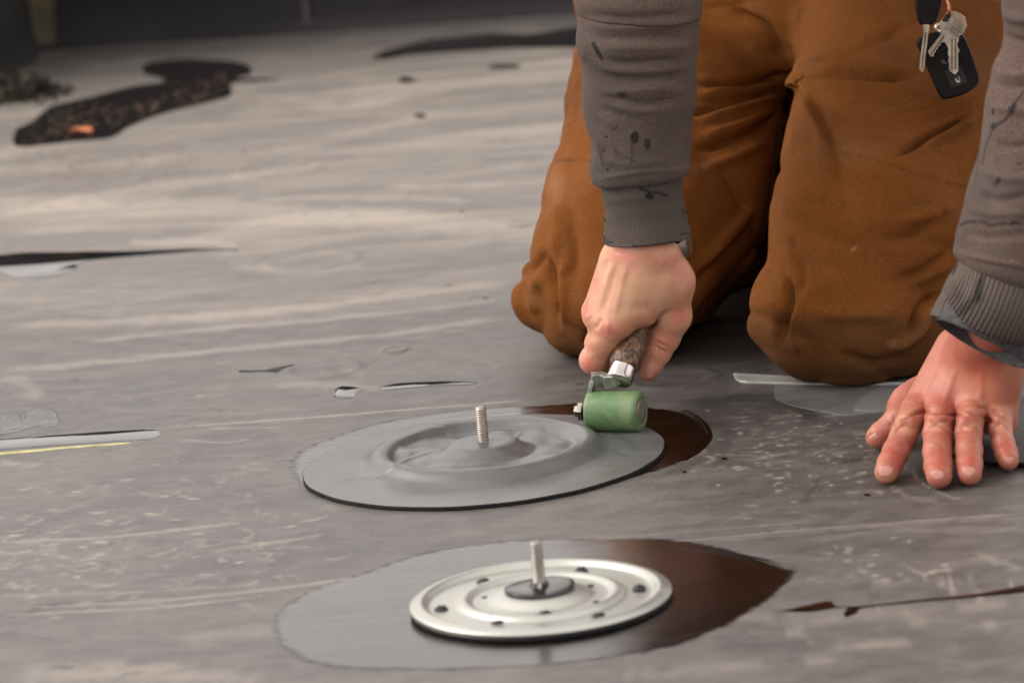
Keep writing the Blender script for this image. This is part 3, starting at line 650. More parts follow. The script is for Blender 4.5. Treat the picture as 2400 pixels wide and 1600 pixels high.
# screws: a pressed head with a cross recess
V1, F1 = lathe([(.0003, .0019), (.0024, .0018), (.0038, .0012), (.0045, .0004), (.0045, -.0006)], 20)
V2, F2 = box((-.0028, -.00045, .0012), (.0028, .00045, .0023)); V3, F3 = box((-.00045, -.0028, .0012), (.00045, .0028, .0023))
SCV, SCF = joinm([(V1, F1[:, ::-1]), (V2, F2), (V3, F3)]); sc0 = None
for k, (x, y) in enumerate([(1133, 1364), (1362, 1338), (1498, 1379), (1034, 1428), (1278, 1440), (1402, 1441), (1166, 1465)]):
    p = on_plate(x, y, .0045)
    if k == 6: p[2] = .006
    if sc0 is None: sc0 = mesh_obj('screw', SCV, SCF, M_SCREW, pt); o = sc0
    else: o = sc0.copy(); COL.objects.link(o)
    o.location = Vector(p) - pt.location; o.rotation_euler = (0, 0, k * .7)
    if k >= 5: o.scale = (1, .9, .5)
V1, F1 = lathe([(.0001, .0009), (.0019, .0009), (.0023, .0002), (.0024, -.0004)], 18); ho = None
M_HOLE = simple('dark_hole', (.006, .006, .007), .6)
for x, y in [(1136, 1401), (1384, 1373), (1398, 1411), (1147, 1439)]:
    p = on_plate(x, y, .0043)
    if ho is None: ho = mesh_obj('rivet_hole', V1, F1[:, ::-1], M_HOLE, pt); o = ho
    else: o = ho.copy(); COL.objects.link(o)
    o.location = Vector(p) - pt.location; o.scale = (1, 1, .6)

for ch in pt.children:
    if not ch.name.startswith('rubber_pad'): ch.location.z += .0003
# ------------------------------------------------------------------ rubber patch moulded over the second anchor plate
PC = at_z(1134, 1078, .002); PR = 422 / FPX * (PC @ FWD - CAM @ FWD)
ctr = at_z(1134, 1046, .010)
def patch_z(X, Y):
    dx = X - ctr[0]; dy = Y - ctr[1]; r = np.hypot(dx, dy); th = np.arctan2(dy, dx)
    pr = np.array([(0, .0135), (.020, .0135), (.0245, .0125), (.032, .0068), (.038, .0046), (.052, .0052), (.060, .0058), (.062, .0058), (.066, .0066), (.071, .0108), (.0765, .0122), (.081, .0108), (.087, .0050), (.091, .0030), (.098, .0023), (.2, .0020)])
    z = np.interp(r, pr[:, 0], pr[:, 1])
    z = z + .0010
    v = np.exp(-((r - .056) / .014)**2)
    z += v * (.0010 * np.sin(th * 4 + r * 60) + .0008 * np.sin(th * 9 - r * 110 + 1) + .0008 * vnoise(np.stack([X.ravel(), Y.ravel(), 0 * X.ravel()], -1), 70.).reshape(X.shape))
    z += np.exp(-((r - .088) / .02)**2) * .0007 * np.sin(th * 7)
    return z
nt, nr = 288, 110; th = np.linspace(0, 2 * np.pi, nt, endpoint=False); V = []
for k in range(nr):
    rr = PR * (k + .3) / (nr - .7); wob = 1 + (k / nr)**4 * (.008 * np.sin(2 * th + 1) + .006 * np.sin(3 * th) + .002 * np.sin(17 * th))
    X = PC[0] + rr * wob * np.cos(th); Y = PC[1] + rr * wob * np.sin(th); V.append(np.stack([X, Y, patch_z(X, Y)], 1))
V = np.stack(V); 
for _ in range(1):   # ease the pressed profile
    V[1:-1, :, 2] = .25 * V[:-2, :, 2] + .5 * V[1:-1, :, 2] + .25 * V[2:, :, 2]; V[:-3, :, 2] = .5 * V[:-3, :, 2] + .25 * (np.roll(V[:-3, :, 2], 1, 1) + np.roll(V[:-3, :, 2], -1, 1))
e = V[-1].copy(); e1 = e.copy(); e1[:, 2] -= .0004; e1[:, :2] += (e[:, :2] - PC[:2]) * .003; e2 = e1.copy(); e2[:, 2] = .0003; e2[:, :2] += (e[:, :2] - PC[:2]) * .001
inner = V.reshape(-1, 3)
F = []
i = np.arange(nt); j = (i + 1) % nt
for k in range(nr + 1): F.append(np.stack([k * nt + i, (k + 1) * nt + i, (k + 1) * nt + j, k * nt + j], 1))
F = np.concatenate(F); V = np.concatenate([inner, e1, e2]); mi = np.zeros(len(F), int); mi[(nr - 1) * nt:] = 1
V = relief(V, F, [([(735, 1145), (800, 1130), (890, 1118), (915, 1095), (1000, 1062), (1050, 1050)], 3, .0009), ([(1000, 985), (1040, 1000)], 4, -.0006), ([(1205, 1030), (1225, 1010)], 4, .0008), ([(1330, 990), (1380, 975)], 3, .0007),
    ([(925, 1050), (960, 1060), (940, 1085)], 8, .0006), ([(1000, 1030), (1060, 1015)], 7, -.0008), ([(1300, 1020), (1350, 1035), (1360, 1050)], 7, -.0007), ([(1280, 1005), (1330, 1010)], 6, .0007)])
ms = mask_lines(V, vnormals(V, F), [([(1445, 1020), (1470, 1032), (1485, 1050)], 9, .7), ([(1440, 1058), (1462, 1068)], 3.5), (1470, 1068, 7, 3, 0), ([(1404, 1045), (1412, 1070)], 2.5), ([(1262, 992), (1275, 1008)], 6, .5), ([(920, 1015), (975, 998)], 5, .35), ([(740, 1080), (790, 1060)], 5, .3), ([(790, 1135), (888, 1118)], 2.2, .5), ([(1330, 992), (1358, 982)], 2.2, .5)])
o = mesh_obj('rubber_patch', V, F, [M_PATCH, M_EDGE], None, {'scuff': ms}, midx=mi)
tag(o, 'round grey rubber patch moulded over a ridged plate with a stud through its middle', 'rubber patch')
p2 = thing('anchor_plate', 'anchor plate hidden under the round rubber patch with only its steel stud sticking out', 'anchor plate', (ctr[0], ctr[1], 0))
V, F = lathe([(.0865, .0006)] + [(r, z * .3 - .0012) for r, z in PROF], 64, (ctr[0], ctr[1], 0)); mesh_obj('pressed_disc', V, F[:, ::-1], M_GALV, p2)
stud((ctr[0], ctr[1], .0125), .0275, p2)
V, F = lathe([(.0042, .0003), (.0056, .0003), (.0060, -.0004)], 32, (ctr[0], ctr[1], .0127)); mesh_obj('stud_collar', V, F[:, ::-1], M_EDGE, p2)

# ------------------------------------------------------------------ seam roller
rt = thing('seam_roller', 'green silicone seam roller with worn wooden handle gripped above the round patch', 'hand tool')
RC = at_z(1436, 963, .0175); rt.location = tuple(RC)
AX = np.array([math.cos(math.radians(22)), -math.sin(math.radians(22)), 0]); rR = .0155
PXM = FPX / ((RC - CAM) @ FWD)
rp = [(.0001, -.0185), (.0130, -.0185), (.0146, -.0180), (.0153, -.0168), (rR, -.015), (rR, .019), (.0152, .0212), (.0140, .0226), (.0122, .0230), (.0098, .0230), (.0094, .0222), (.0001, .0222)]
V, F = lathe(rp, 72); roller = mesh_obj('roller', orient(V, RC, AX), F, M_GREEN, rt)
V, F = lathe([(.0093, .0215), (.0093, .0229), (.0088, .0232), (.0030, .0233), (.0001, .0233)], 48); mesh_obj('hub_cap', orient(V, RC, AX), F, simple('brushed_hub', (.30, .27, .24), .45, .8, .0001), roller).location = (0, 0, 0)
V, F = lathe([(.0001, -.0300), (.0038, -.0298), (.0046, -.0290), (.0048, -.0262), (.0074, -.0260), (.0076, -.0226), (.0058, -.0218), (.0045, -.0185)], 6)
mesh_obj('axle_nut', orient(V, RC, AX, .4), F, M_STEEL, rt, smooth=False)
V, F = lathe([(.0001, -.0215), (.0065, -.0215), (.0078, -.020), (.0065, -.0188), (.002, -.0186)], 24); mesh_obj('axle_washer', orient(V, RC, AX), F, M_EDGE, rt)
# bent bracket: flat bar swept along a path
def bar(path, wv, th, mat, parent, name):
    """path: points; wv: width vectors; th: thickness"""
    V = []; n = len(path)
    for k in range(n):
        t = path[min(k + 1, n - 1)] - path[max(k - 1, 0)]; t = t / np.linalg.norm(t); w_ = np.asarray(wv[k]); nr_ = np.cross(t, w_); nr_ /= np.linalg.norm(nr_); w2 = np.cross(nr_, t); w2 /= np.linalg.norm(w2); w2 *= np.linalg.norm(w_)
        for sx, sy in ((-1, -1), (1, -1), (1, 1), (-1, 1)): V.append(path[k] + w2 * .5 * sx + nr_ * th * .5 * sy)
    F = [(0, 3, 2, 1), tuple(4 * (n - 1) + q for q in range(4))]
    for k in range(n - 1):
        for q in range(4): F.append((4 * k + q, 4 * k + (q + 1) % 4, 4 * k + 4 + (q + 1) % 4, 4 * k + 4 + q))
    o = mesh_obj(name, V, F, mat, parent, smooth=False)
    mo = o.modifiers.new('bevel', 'BEVEL'); mo.width = .0006; mo.segments = 2; mo.limit_method = 'ANGLE'
    return o
Yc = RC[1]
AXP = np.array([math.sin(math.radians(22)), math.cos(math.radians(22)), 0])
e0 = RC - AX * .0207
FERR = at_y(1453, 884, Yc + .001)
HD = math.cos(math.radians(27)) * (RIGHT * math.sin(math.radians(20)) + UP * math.cos(math.radians(20))) + math.sin(math.radians(27)) * FWD
HD /= np.linalg.norm(HD)
p1 = at_y(1391, 890, e0[1] - .003); p2_ = at_y(1425, 889, Yc + .002); p3 = at_y(1438, 893, Yc - .001)
bar([e0 + [0, 0, -.004], e0 + [0, 0, .004], e0 * .5 + p1 * .5, p1], [AXP * .0085, AXP * .0085, AXP * .008, AXP * .0075], .0036, M_CAST, rt, 'bracket')
wv = np.array([.0, -.35, .94]) * .0105
bar([p1 + np.array([-.0015, 0, .0003]), p1 + [.006, .001, .0], at_y(1425, 894, Yc + .001), at_y(1438, 890, Yc - .001), at_y(1452, 884, Yc + .001)], [wv, wv, wv, wv * .9, wv * .8], .006, M_CAST, rt, 'bracket_arm')
V, F = lathe([(.0001, -.004), (.0060, -.004), (.0092, -.0035), (.0098, -.0025), (.0100, .0000), (.0101, .0088)], 48); mesh_obj('ferrule', orient(V, FERR, HD), F, M_CHROME, rt)
V, F = lathe([(.0090, .006), (.0106, .0086), (.0113, .0098), (.0118, .012), (.0118, .017), (.0110, .024), (.0100, .033), (.0096, .045), (.0104, .062), (.0120, .080), (.0125, .092), (.0110, .104), (.006, .110), (.0001, .112)], 48)
handle = mesh_obj('handle', orient(V, FERR, HD), F, M_WOOD, rt)

# ------------------------------------------------------------------ the worker
person = thing('person', 'kneeling roofer in brown canvas trousers and stained grey sweatshirt rolling down the patch', 'person', tuple(at_z(1870, 800) * [1, 1, 0]))
mm = .001
def flat_nails(V, N, nails, k=.55):
    V = V.copy()
    for n_ in nails:
        m = mask_lines(V, N, [tuple(n_[:5]) + (1, 6)]); w_ = m[:, None]; c = (V * w_).sum(0) / w_.sum(); n0 = (N * w_).sum(0); n0 /= np.linalg.norm(n0)
        V -= n0 * (((V - c) @ n0 - .0001) * m * k)[:, None]
    return V
# --- right hand (left in the photo): back of the hand to the camera, gripping the handle
HY = FERR[1] + .032                     # depth of the handle inside the grip
def H(x, y, d=0.): return at_y(x, y, HY + d * mm)
def right_hand(P):
    pal = cone(P, H(1503, 440, -4), H(1506, 590, -10), 27 * mm, 24.5 * mm, FWD, 1.25)
    def add(d): 
        nonlocal pal; pal = smin(pal, d, .009)
    add(cone(P, H(1545, 600, -12), H(1576, 660, -10), 17 * mm, 15.5 * mm)); add(cone(P, H(1576, 660, -10), H(1580, 742, -4), 15 * mm, 12 * mm))
    add(cone(P, H(1524, 600, -14), H(1456, 752, -19), 16 * mm, 11.5 * mm)); add(cone(P, H(1500, 600, -13), H(1428, 754, -15), 17 * mm, 12 * mm))
    add(cone(P, H(1470, 605, -8), H(1404, 744, -6), 16 * mm, 11.5 * mm)); add(cone(P, H(1450, 612, 0), H(1398, 730, 8), 14 * mm, 10.5 * mm))
    add(cone(P, H(1548, 660, -14), H(1512, 735, -14), 14 * mm, 9 * mm)); add(cone(P, H(1500, 650, -12), H(1490, 720, -14), 15 * mm, 12 * mm))
    out = pal
    fingers = [
        [(H(1440, 757, -17), 12.2), (H(1416, 800, -14), 10.4), (H(1392, 844, -8), 10.6), (H(1426, 862, 10), 9.6), (H(1462, 848, 17), 8.2)],
        [(H(1422, 750, -4), 11), (H(1403, 806, 10), 10.2), (H(1440, 815, 28), 9.0), (H(1480, 800, 24), 8)],
        [(H(1404, 742, 4), 11), (H(1410, 785, 25), 9.6), (H(1455, 785, 40), 8.6), (H(1495, 775, 34), 7.6)],
        [(H(1398, 730, 10), 10), (H(1415, 755, 38), 8.4), (H(1460, 750, 50), 7.6), (H(1500, 745, 42), 7)],
        [(H(1582, 740, -4), 12.2), (H(1558, 790, 1), 11.4), (H(1540, 824, 2), 10.4), (H(1524, 856, 1), 8.8), (H(1518, 870, 0), 7.4)]]
    for f in fingers:
        out = np.minimum(out, smin(pal, chain(P, [(p, r * mm) for p, r in f], .003), .005))
    return out
c_ = H(1490, 690, 8)
V, F = surface(right_hand, c_ - [.062, .062, .095], c_ + [.062, .080, .095], .0010)
N = vnormals(V, F)
V = relief(V, F, [
    ([(1528, 764), (1545, 745), (1568, 728)], 5, -.0022), ([(1425, 600), (1405, 660), (1388, 705)], 9, -.0010), ([(1450, 610), (1430, 680), (1412, 735)], 8, -.0008),
    ([(1470, 615), (1452, 690), (1440, 740)], 7, .0007), ([(1436, 612), (1415, 680), (1400, 730)], 7, .0008), ([(1410, 745), (1402, 760), (1392, 772)], 6, -.0012),
    ([(1478, 715), (1500, 722), (1520, 715)], 12, -.0008), ([(1374, 735), (1384, 745)], 10, .0008), ([(1418, 765), (1432, 762)], 11, .0010),
    ([(1535, 798), (1550, 806), (1565, 812)], 2.6, -.0008), ([(1532, 808), (1548, 818), (1560, 824)], 2.6, -.0009), ([(1545, 800), (1540, 815), (1548, 826)], 2.4, -.0007), ([(1530, 815), (1545, 832)], 2.4, -.0006), ([(1540, 786), (1562, 794)], 3, -.0005),
    ([(1436, 588), (1455, 592), (1475, 600)], 4, -.0005), ([(1381, 838), (1390, 832)], 6, .0004)], N)
N = vnormals(V, F); QH = proj(V)
nail = mask_lines(V, N, [(1525, 869, 10.5, 18, 14, 1, 8)])
V = flat_nails(V, N, [(1525, 869, 10.5, 18, 14)]); V -= N * (nail * (1 - nail) * 4 * .0003)[:, None]
red = mask_lines(V, N, [(1375, 850, 24, 26, 0, .9, 1.2), (1372, 728, 22, 26, 0, .7, 1.2), (1425, 768, 40, 26, -20, .6, 1.2), (1590, 735, 36, 42, 0, .85, 1.2), (1560, 800, 40, 50, 20, .7, 1.2), (1450, 598, 50, 18, 15, .55, 1.2), (1520, 880, 20, 24, 0, .6, 1.2), (1400, 690, 20, 50, 15, .4, 1.2)])
pale = mask_lines(V, N, [(1515, 665, 60, 60, 30, .8, 1.2), (1470, 735, 30, 20, 0, .4, 1.2)])
cre = mask_lines(V, N, [([(1530, 760), (1545, 745), (1558, 734)], 3.2, .8), ([(1535, 798), (1565, 812)], 2.2, .6), ([(1532, 808), (1560, 824)], 2.2, .7), ([(1546, 800), (1540, 815), (1548, 826)], 2, .5), ([(1438, 590), (1475, 602)], 2.6, .5), ([(1513, 850), (1521, 849), (1532, 853)], 1.8, .5), ([(1517, 888), (1514, 868), (1516, 852)], 1.6, .45)])
skinparts = [(V, F, dict(red=red, nail=nail, pale=pale, crease=cre, flush_shade=0 * red))]
# --- left hand (right in the photo): flat on the roof, fingers towards the camera
def G(x, y, z): return at_z(x, y, z * mm)
LF = [ # fingers: (px, py, height mm), radius mm
    [((2142, 966, 33), 11), ((2118, 1020, 24), 9.4), ((2100, 1058, 17), 9.2), ((2086, 1086, 11.5), 8.8), ((2077, 1106, 8.6), 8.2)],
    [((2206, 958, 35), 11), ((2197, 1016, 26), 9.9), ((2197, 1058, 18.5), 9.8), ((2199, 1092, 12.5), 9.6), ((2201, 1114, 9.2), 9.0)],
    [((2278, 958, 35), 10.5), ((2270, 1014, 26), 9.3), ((2271, 1056, 18), 9.2), ((2272, 1088, 12), 8.9), ((2273, 1109, 8.6), 8.3)],
    [((2346, 966, 32), 9.5), ((2345, 1008, 23), 8.0), ((2352, 1040, 16.5), 7.8), ((2359, 1064, 11.5), 7.8), ((2364, 1078, 9), 7.2)]]
def left_hand(P):
    pal = cone(P, G(2420, 640, 150), G(2297, 822, 72), 26 * mm, 24 * mm, UP * .8 - FWD * .6, 1.3)
    def add(d, k=.010):
        nonlocal pal; pal = smin(pal, d, k)
    add(cone(P, G(2245, 820, 68), G(2150, 958, 33), 17 * mm, 11.5 * mm)); add(cone(P, G(2285, 830, 69), G(2208, 950, 36), 17 * mm, 12 * mm))
    add(cone(P, G(2320, 840, 68), G(2280, 952, 36), 16 * mm, 12 * mm)); add(cone(P, G(2352, 850, 68), G(2342, 962, 32), 16 * mm, 11.5 * mm)); add(cone(P, G(2354, 880, 50), G(2352, 990, 20), 13 * mm, 10 * mm))
    add(cone(P, G(2185, 850, 50), G(2128, 930, 30), 17 * mm, 12 * mm)); add(cone(P, G(2150, 890, 38), G(2112, 968, 20), 12 * mm, 10 * mm)); add(cone(P, G(2200, 960, 22), G(2310, 975, 20), 14 * mm, 13 * mm))
    out = pal
    for f in LF: out = np.minimum(out, smin(pal, chain(P, [(G(*p), r * mm) for p, r in f], .003), .005))
    th = [((2140, 925, 28), 11), ((2104, 985, 20), 10), ((2080, 1008, 14), 9), ((2062, 1020, 11), 8.4), ((2053, 1026, 9), 7.2)]
    out = np.minimum(out, smin(pal, chain(P, [(G(*p), r * mm) for p, r in th], .003), .007))
    return out
c_ = G(2240, 950, 40)
pts_ = np.array([G(*p) for f in LF for p, r in f] + [G(2400, 660, 140), G(2053, 1026, 9), G(2380, 850, 70)])
V, F = surface(left_hand, pts_.min(0) - .022, pts_.max(0) + .024, .0011)
V[:, 2] = np.maximum(V[:, 2], .0006 + .0 * V[:, 2])
N = vnormals(V, F)
ln = []
for (x, y, wd_) in ((2124, 1004, 28), (2197, 1006, 32), (2270, 1004, 29), (2345, 1004, 24)):      # folds of skin at the finger roots
    ln.append(([(x - wd_ * .95, y + 12), (x - wd_ * .6, y - 3), (x, y - 10), (x + wd_ * .6, y - 3), (x + wd_ * .95, y + 12)], 4, -.0013)); ln.append(([(x - wd_ * .9, y - 6), (x, y - 22), (x + wd_ * .9, y - 6)], 6, .0008))
ln += [([(2110, 985), (2150, 968), (2200, 970), (2240, 972), (2300, 975)], 4, -.0011), ([(2150, 978), (2190, 972), (2230, 982), (2290, 985)], 5, .0012), ([(2130, 962), (2180, 955), (2230, 962)], 6, .0008),
       ([(2260, 955), (2300, 965), (2340, 985), (2370, 1010)], 5, .0013), ([(2265, 965), (2300, 975), (2335, 995)], 3.6, -.0012), ([(2290, 950), (2340, 968), (2375, 1000)], 4, -.0009), ([(2180, 985), (2200, 990), (2225, 984)], 3, -.0010),
       ([(2285, 890), (2300, 893), (2315, 888)], 6, .0001), ([(2240, 860), (2225, 910), (2210, 945)], 8, .0006), ([(2200, 870), (2180, 920), (2160, 950)], 9, .0006), ([(2300, 870), (2300, 920), (2290, 945)], 9, .0006),
       ([(2190, 1040), (2215, 1040)], 3, -.0005), ([(2262, 1040), (2285, 1038)], 3, -.0004), ([(2105, 1040), (2130, 1046)], 3, -.0005), ([(2178, 1046), (2216, 1046)], 2.4, -.0003), ([(2348, 1040), (2366, 1034)], 2.4, -.0004), ([(2090, 1000), (2085, 990)], 4, -.0005), ([(2095, 970), (2100, 1000)], 3, -.0008)]
for x, y, w_ in ((2107, 1052, 26), (2197, 1055, 30), (2271, 1052, 27), (2355, 1036, 20), (2101, 1068, 22), (2198, 1078, 26), (2272, 1074, 24)):     # joint wrinkles
    for q in range(3): ln.append(([(x - w_ * .7, y - 8 + q * 6), (x, y - 4 + q * 6 + (q - 1) * 2), (x + w_ * .7, y - 8 + q * 6)], 1.9, -.00045))
for q in range(26):
    x, y = rg.uniform(2115, 2375), rg.normal(972, 16); ln.append(([(x - rg.uniform(8, 26), y + rg.uniform(-5, 5)), (x, y), (x + rg.uniform(8, 26), y + rg.uniform(-5, 6))], rg.uniform(2, 3.4), rg.choice([-1, 1]) * rg.uniform(.0003, .0008)))
V = relief(V, F, [(l[0], l[1], l[2] * 1.35) + tuple(l[3:]) for l in ln], N); N = vnormals(V, F)
nails = [(2077, 1104, 19, 14.5, -12), (2198, 1113, 19, 13.5, -5), (2271, 1104, 18, 12, 0), (2365, 1077, 14.5, 8.5, 5), (2046, 1022, 12, 6.5, -30)]
nail = mask_lines(V, N, [n_ + (1, 9) for n_ in nails])
rim = mask_lines(V, N, [(x, y, rx * 1.16, ry * 1.2, an, 1, 9) for x, y, rx, ry, an in nails])
V = flat_nails(V, N, nails); V -= N * (np.clip(rim - nail, 0, 1) * .0006)[:, None]
red = mask_lines(V, N, [(2095, 1065, 40, 45, 0, .75, 1.2), (2200, 1085, 40, 50, 0, .7, 1.2), (2272, 1085, 36, 46, 0, .7, 1.2), (2358, 1055, 32, 40, 0, .75, 1.2), (2060, 1020, 40, 28, -30, .75, 1.2), (2220, 970, 110, 26, 3, .65, 1.2), (2130, 880, 60, 90, 30, .45, 1.2), (2310, 930, 70, 60, 0, .35, 1.2), (2250, 800, 110, 50, 15, .3, 1), (2240, 900, 190, 170, 0, .42, 1.5)])
pale = mask_lines(V, N, [(2124, 1008, 24, 16, 0, .9, 1.5), (2197, 1002, 28, 12, 0, .8, 1.5), (2270, 1000, 26, 12, 0, .8, 1.5), (2345, 1004, 20, 12, 0, .8, 1.5), (2115, 975, 30, 8, -30, .8, 1.5), (2365, 1000, 16, 30, 0, .6, 1.5)])
cre = mask_lines(V, N, [(x_[0], 2.6, .7) for x_ in ln if x_[2] < -.0008] + [([(2184, 1116), (2198, 1108), (2214, 1102)], 1.8, .9)] + [([(x + rx * 1.08 * math.cos(t), y + ry * 1.1 * math.sin(t)) for t in np.linspace(0, 6.2832, 13)], 2.3, .75) for x, y, rx, ry, an in nails])
skinparts.append((V, F, dict(red=red, nail=nail, pale=pale, crease=cre, flush_shade=1 - nail * .5)))
# --- the rest of the body inside the clothes
SHR, SHL = np.array([.065, 3.19, .66]), np.array([.46, 3.19, .66]); ELR = at_y(1478, -330, 3.17); ELL = np.array([.50, 3.20, .40])
HIP = np.array([.235, 3.66, .37]); NECK = np.array([.262, 3.14, .70]); HEAD = np.array([.262, 3.03, .79])
def body_rest(P):
    d = cone(P, HIP, HIP * .45 + NECK * .55, .11, .12, (0, 1, 0), 1.2); d = smin(d, cone(P, SHR + [.05, 0, 0], SHL - [.05, 0, 0], .06, .06), .05)
    d = smin(d, cone(P, NECK - [0, 0, .05], HEAD - [0, 0, .04], .055, .05), .03); d = smin(d, ellipsoid(P, HEAD, (.075, .095, .105)), .02)
    d = smin(d, ellipsoid(P, HEAD + [0, -.045, -.075], (.045, .05, .045)), .03)
    d = smin(d, cone(P, HEAD + [0, -.09, .005], HEAD + [0, -.112, -.028], .009, .013), .008)
    for s in (-1, 1):
        d = smin(d, ellipsoid(P, HEAD + [s * .077, .005, -.01], (.008, .02, .032)), .006); d = -smin(-d, ellipsoid(P, HEAD + [s * .032, -.098, .008], (.014, .012, .009)), .008)
        d = smin(d, ellipsoid(P, HEAD + [s * .032, -.084, .007], (.012, .012, .010)), .002)
    d = smin(d, cone(P, HEAD + [-.02, -.086, -.055], HEAD + [.02, -.086, -.055], .006, .006), .005)
    for a_, b__, c__ in ((SHR, ELR, at_y(1503, 460, HY - .004)), (SHL, ELL, G(2415, 650, 150))):
        d = smin(d, cone(P, a_, b__, .05, .038), .02); d = smin(d, cone(P, b__, c__, .036, .026), .01)
    return d
V, F = surface(body_rest, (-.05, 2.86, .10), (.62, 3.90, .94), .0075)
z = np.zeros(len(V)); skinparts.append((V, F, dict(red=z, nail=z, pale=z, crease=z, flush_shade=z)))
off = 0; Vs, Fs = [], []; at = {k: [] for k in ('red', 'nail', 'pale', 'crease', 'flush_shade')}
for V, F, A in skinparts:
    Vs.append(V); Fs.append(F + off); off += len(V)
    for k in at: at[k].append(A[k])
mesh_obj('body', np.concatenate(Vs), np.concatenate(Fs), M_SKIN, person, {k: np.concatenate(v) for k, v in at.items()})
def hairf(P):
    d = ellipsoid(P, HEAD + [0, .012, .018], (.083, .098, .103)); return np.maximum(d, -ellipsoid(P, HEAD + [0, -.07, -.05], (.075, .08, .10)))
V, F = surface(hairf, HEAD - .13, HEAD + .13, .006); V += vnormals(V, F) * (vnoise(V, 120.) * .004)[:, None]; mesh_obj('hair', V, F, simple('brown_hair', (.05, .03, .018), .6, 0, .002, 400), person)

# --- lofted sleeves: left and right outline points in the photo, depth of the arm there
def loft(rows, n=200, step=.0012, flat=.9, lip=True, tiltz=0.0, nz=.0008):
    """rows: (left px, left py, right px, right py, Y centre)"""
    L = np.array([at_y(r[0], r[1], r[4]) for r in rows]); R = np.array([at_y(r[2], r[3], r[4] + (r[5] if len(r) > 5 else 0)) for r in rows])
    sub = max(3, int(np.linalg.norm(L[0] - L[-1]) / step / (len(rows) - 1)))
    L = smoothline(L, sub); R = smoothline(R, sub); m = len(L); V = []; th = np.linspace(0, 2 * np.pi, n, endpoint=False)
    for k in range(m):
        c = (L[k] + R[k]) / 2; a1 = (R[k] - L[k]) / 2; ax = (L[min(k + 1, m - 1)] + R[min(k + 1, m - 1)] - L[max(k - 1, 0)] - R[max(k - 1, 0)]); ax /= np.linalg.norm(ax)
        a2 = np.cross(ax, a1 / np.linalg.norm(a1)); a2 /= np.linalg.norm(a2)
        if a2[1] > 0: a2 = -a2
        a2 = a2 * (1 - tiltz) + np.array([0, -1., 0]) * tiltz; a2 /= np.linalg.norm(a2)
        V.append(c + np.outer(np.cos(th), a1) + np.outer(np.sin(th), a2) * np.linalg.norm(a1) * flat)
    rows_ = m
    if lip:
        c = (L[-1] + R[-1]) / 2; base = V[-1]
        for sc, back in ((.975, 0), (.95, 2), (.94, 14)): V.append(c + (V[-1 - 0] * 0 + base - c) * sc - (base - V[m - 1 - back]).mean(0) * (1 if back else 0) + (0 if back else ax * .0008))
        rows_ += 3
    U = np.tile(th, rows_); T = np.repeat(np.arange(rows_), n); V = np.concatenate(V); i = np.arange(n); j = (i + 1) % n
    F = np.concatenate([np.stack([k * n + i, k * n + j, (k + 1) * n + j, (k + 1) * n + i], 1) for k in range(rows_ - 1)])
    N = vnormals(V, F); cc = V.reshape(rows_, n, 3)[:m].mean(1); mid = V.reshape(rows_, n, 3)[m // 2]; out = ((N.reshape(rows_, n, 3)[m // 2] * (mid - mid.mean(0))).sum(1)).mean()
    if out < 0: F = F[:, ::-1]; N = -N
    V = V + N * (vnoise(V, 60.) * nz + vnoise(V, 25.) * nz * 2)[:, None]
    return V, F, U, T, m
AY = HY - .006
rs = [(1312, -420, 1640, -420, AY + .03), (1318, -200, 1660, -200, AY + .02), (1344, 0, 1652, 0, AY), (1355, 38, 1643, 45, AY), (1350, 95, 1640, 95, AY), (1366, 161, 1635, 150, AY), (1367, 230, 1631, 225, AY), (1376, 295, 1621, 280, AY), (1386, 340, 1621, 325, AY), (1386, 390, 1620, 368, AY), (1388, 418, 1621, 390, AY), (1396, 431, 1613, 405, AY), (1412, 430, 1600, 404, AY)]
V, F, U, T, m = loft(rs, 240, .0013, .92, False, .9)
arcs = []
for (pts, wd, am) in [([(1350, 25), (1420, 40), (1500, 42), (1640, 30)], 9, -.0030), ([(1355, 52), (1440, 66), (1540, 62), (1640, 52)], 10, .0028), ([(1380, 85), (1450, 92), (1540, 88), (1630, 96)], 9, -.0020), ([(1400, 110), (1470, 112), (1560, 112), (1635, 104)], 10, .0024),
        ([(1410, 135), (1455, 148), (1520, 146), (1600, 140)], 7, -.0034), ([(1380, 128), (1400, 148), (1440, 166), (1520, 168), (1610, 158)], 8, .0022), ([(1395, 170), (1450, 182), (1530, 184), (1620, 174)], 8, -.0024),
        ([(1400, 228), (1450, 232), (1510, 244), (1600, 232)], 8, -.0030), ([(1405, 212), (1460, 216), (1540, 208), (1610, 205)], 9, .0022), ([(1410, 245), (1440, 262), (1470, 280)], 9, -.0026), ([(1400, 240), (1460, 256), (1560, 262)], 8, .0018), ([(1400, 262), (1420, 282), (1450, 300)], 8, .0020),
        ([(1560, 180), (1590, 200), (1612, 190)], 8, -.0018), ([(1560, 300), (1590, 330), (1612, 360)], 12, -.0012), ([(1400, 372), (1480, 385), (1580, 372)], 10, .0014), ([(1352, 60), (1362, 100), (1375, 150)], 9, .0020), ([(1385, 423), (1450, 412), (1520, 402), (1617, 398)], 5, .0012)]:
    arcs.append((pts, wd * 1.25, am * .72))
V = relief(V, F, arcs)
N = vnormals(V, F)
stn = mask_lines(V, N, [(1487, 323, 13, 17, 5), (1517, 338, 9, 16, -5, .8), ([(1481, 335), (1481, 365), (1480, 382)], 2.5, .7), ([(1391, 103), (1402, 125), (1410, 137)], 6, 1), (1459, 222, 16, 12, 0, .7, 1.6), ([(1449, 178), (1450, 192)], 2, .6), (1421, 320, 4, 3, 0), (1424, 398, 5, 4, 0), ([(1408, 365), (1412, 385)], 3.5, .8), ([(1398, 395), (1412, 405)], 2, .3)])
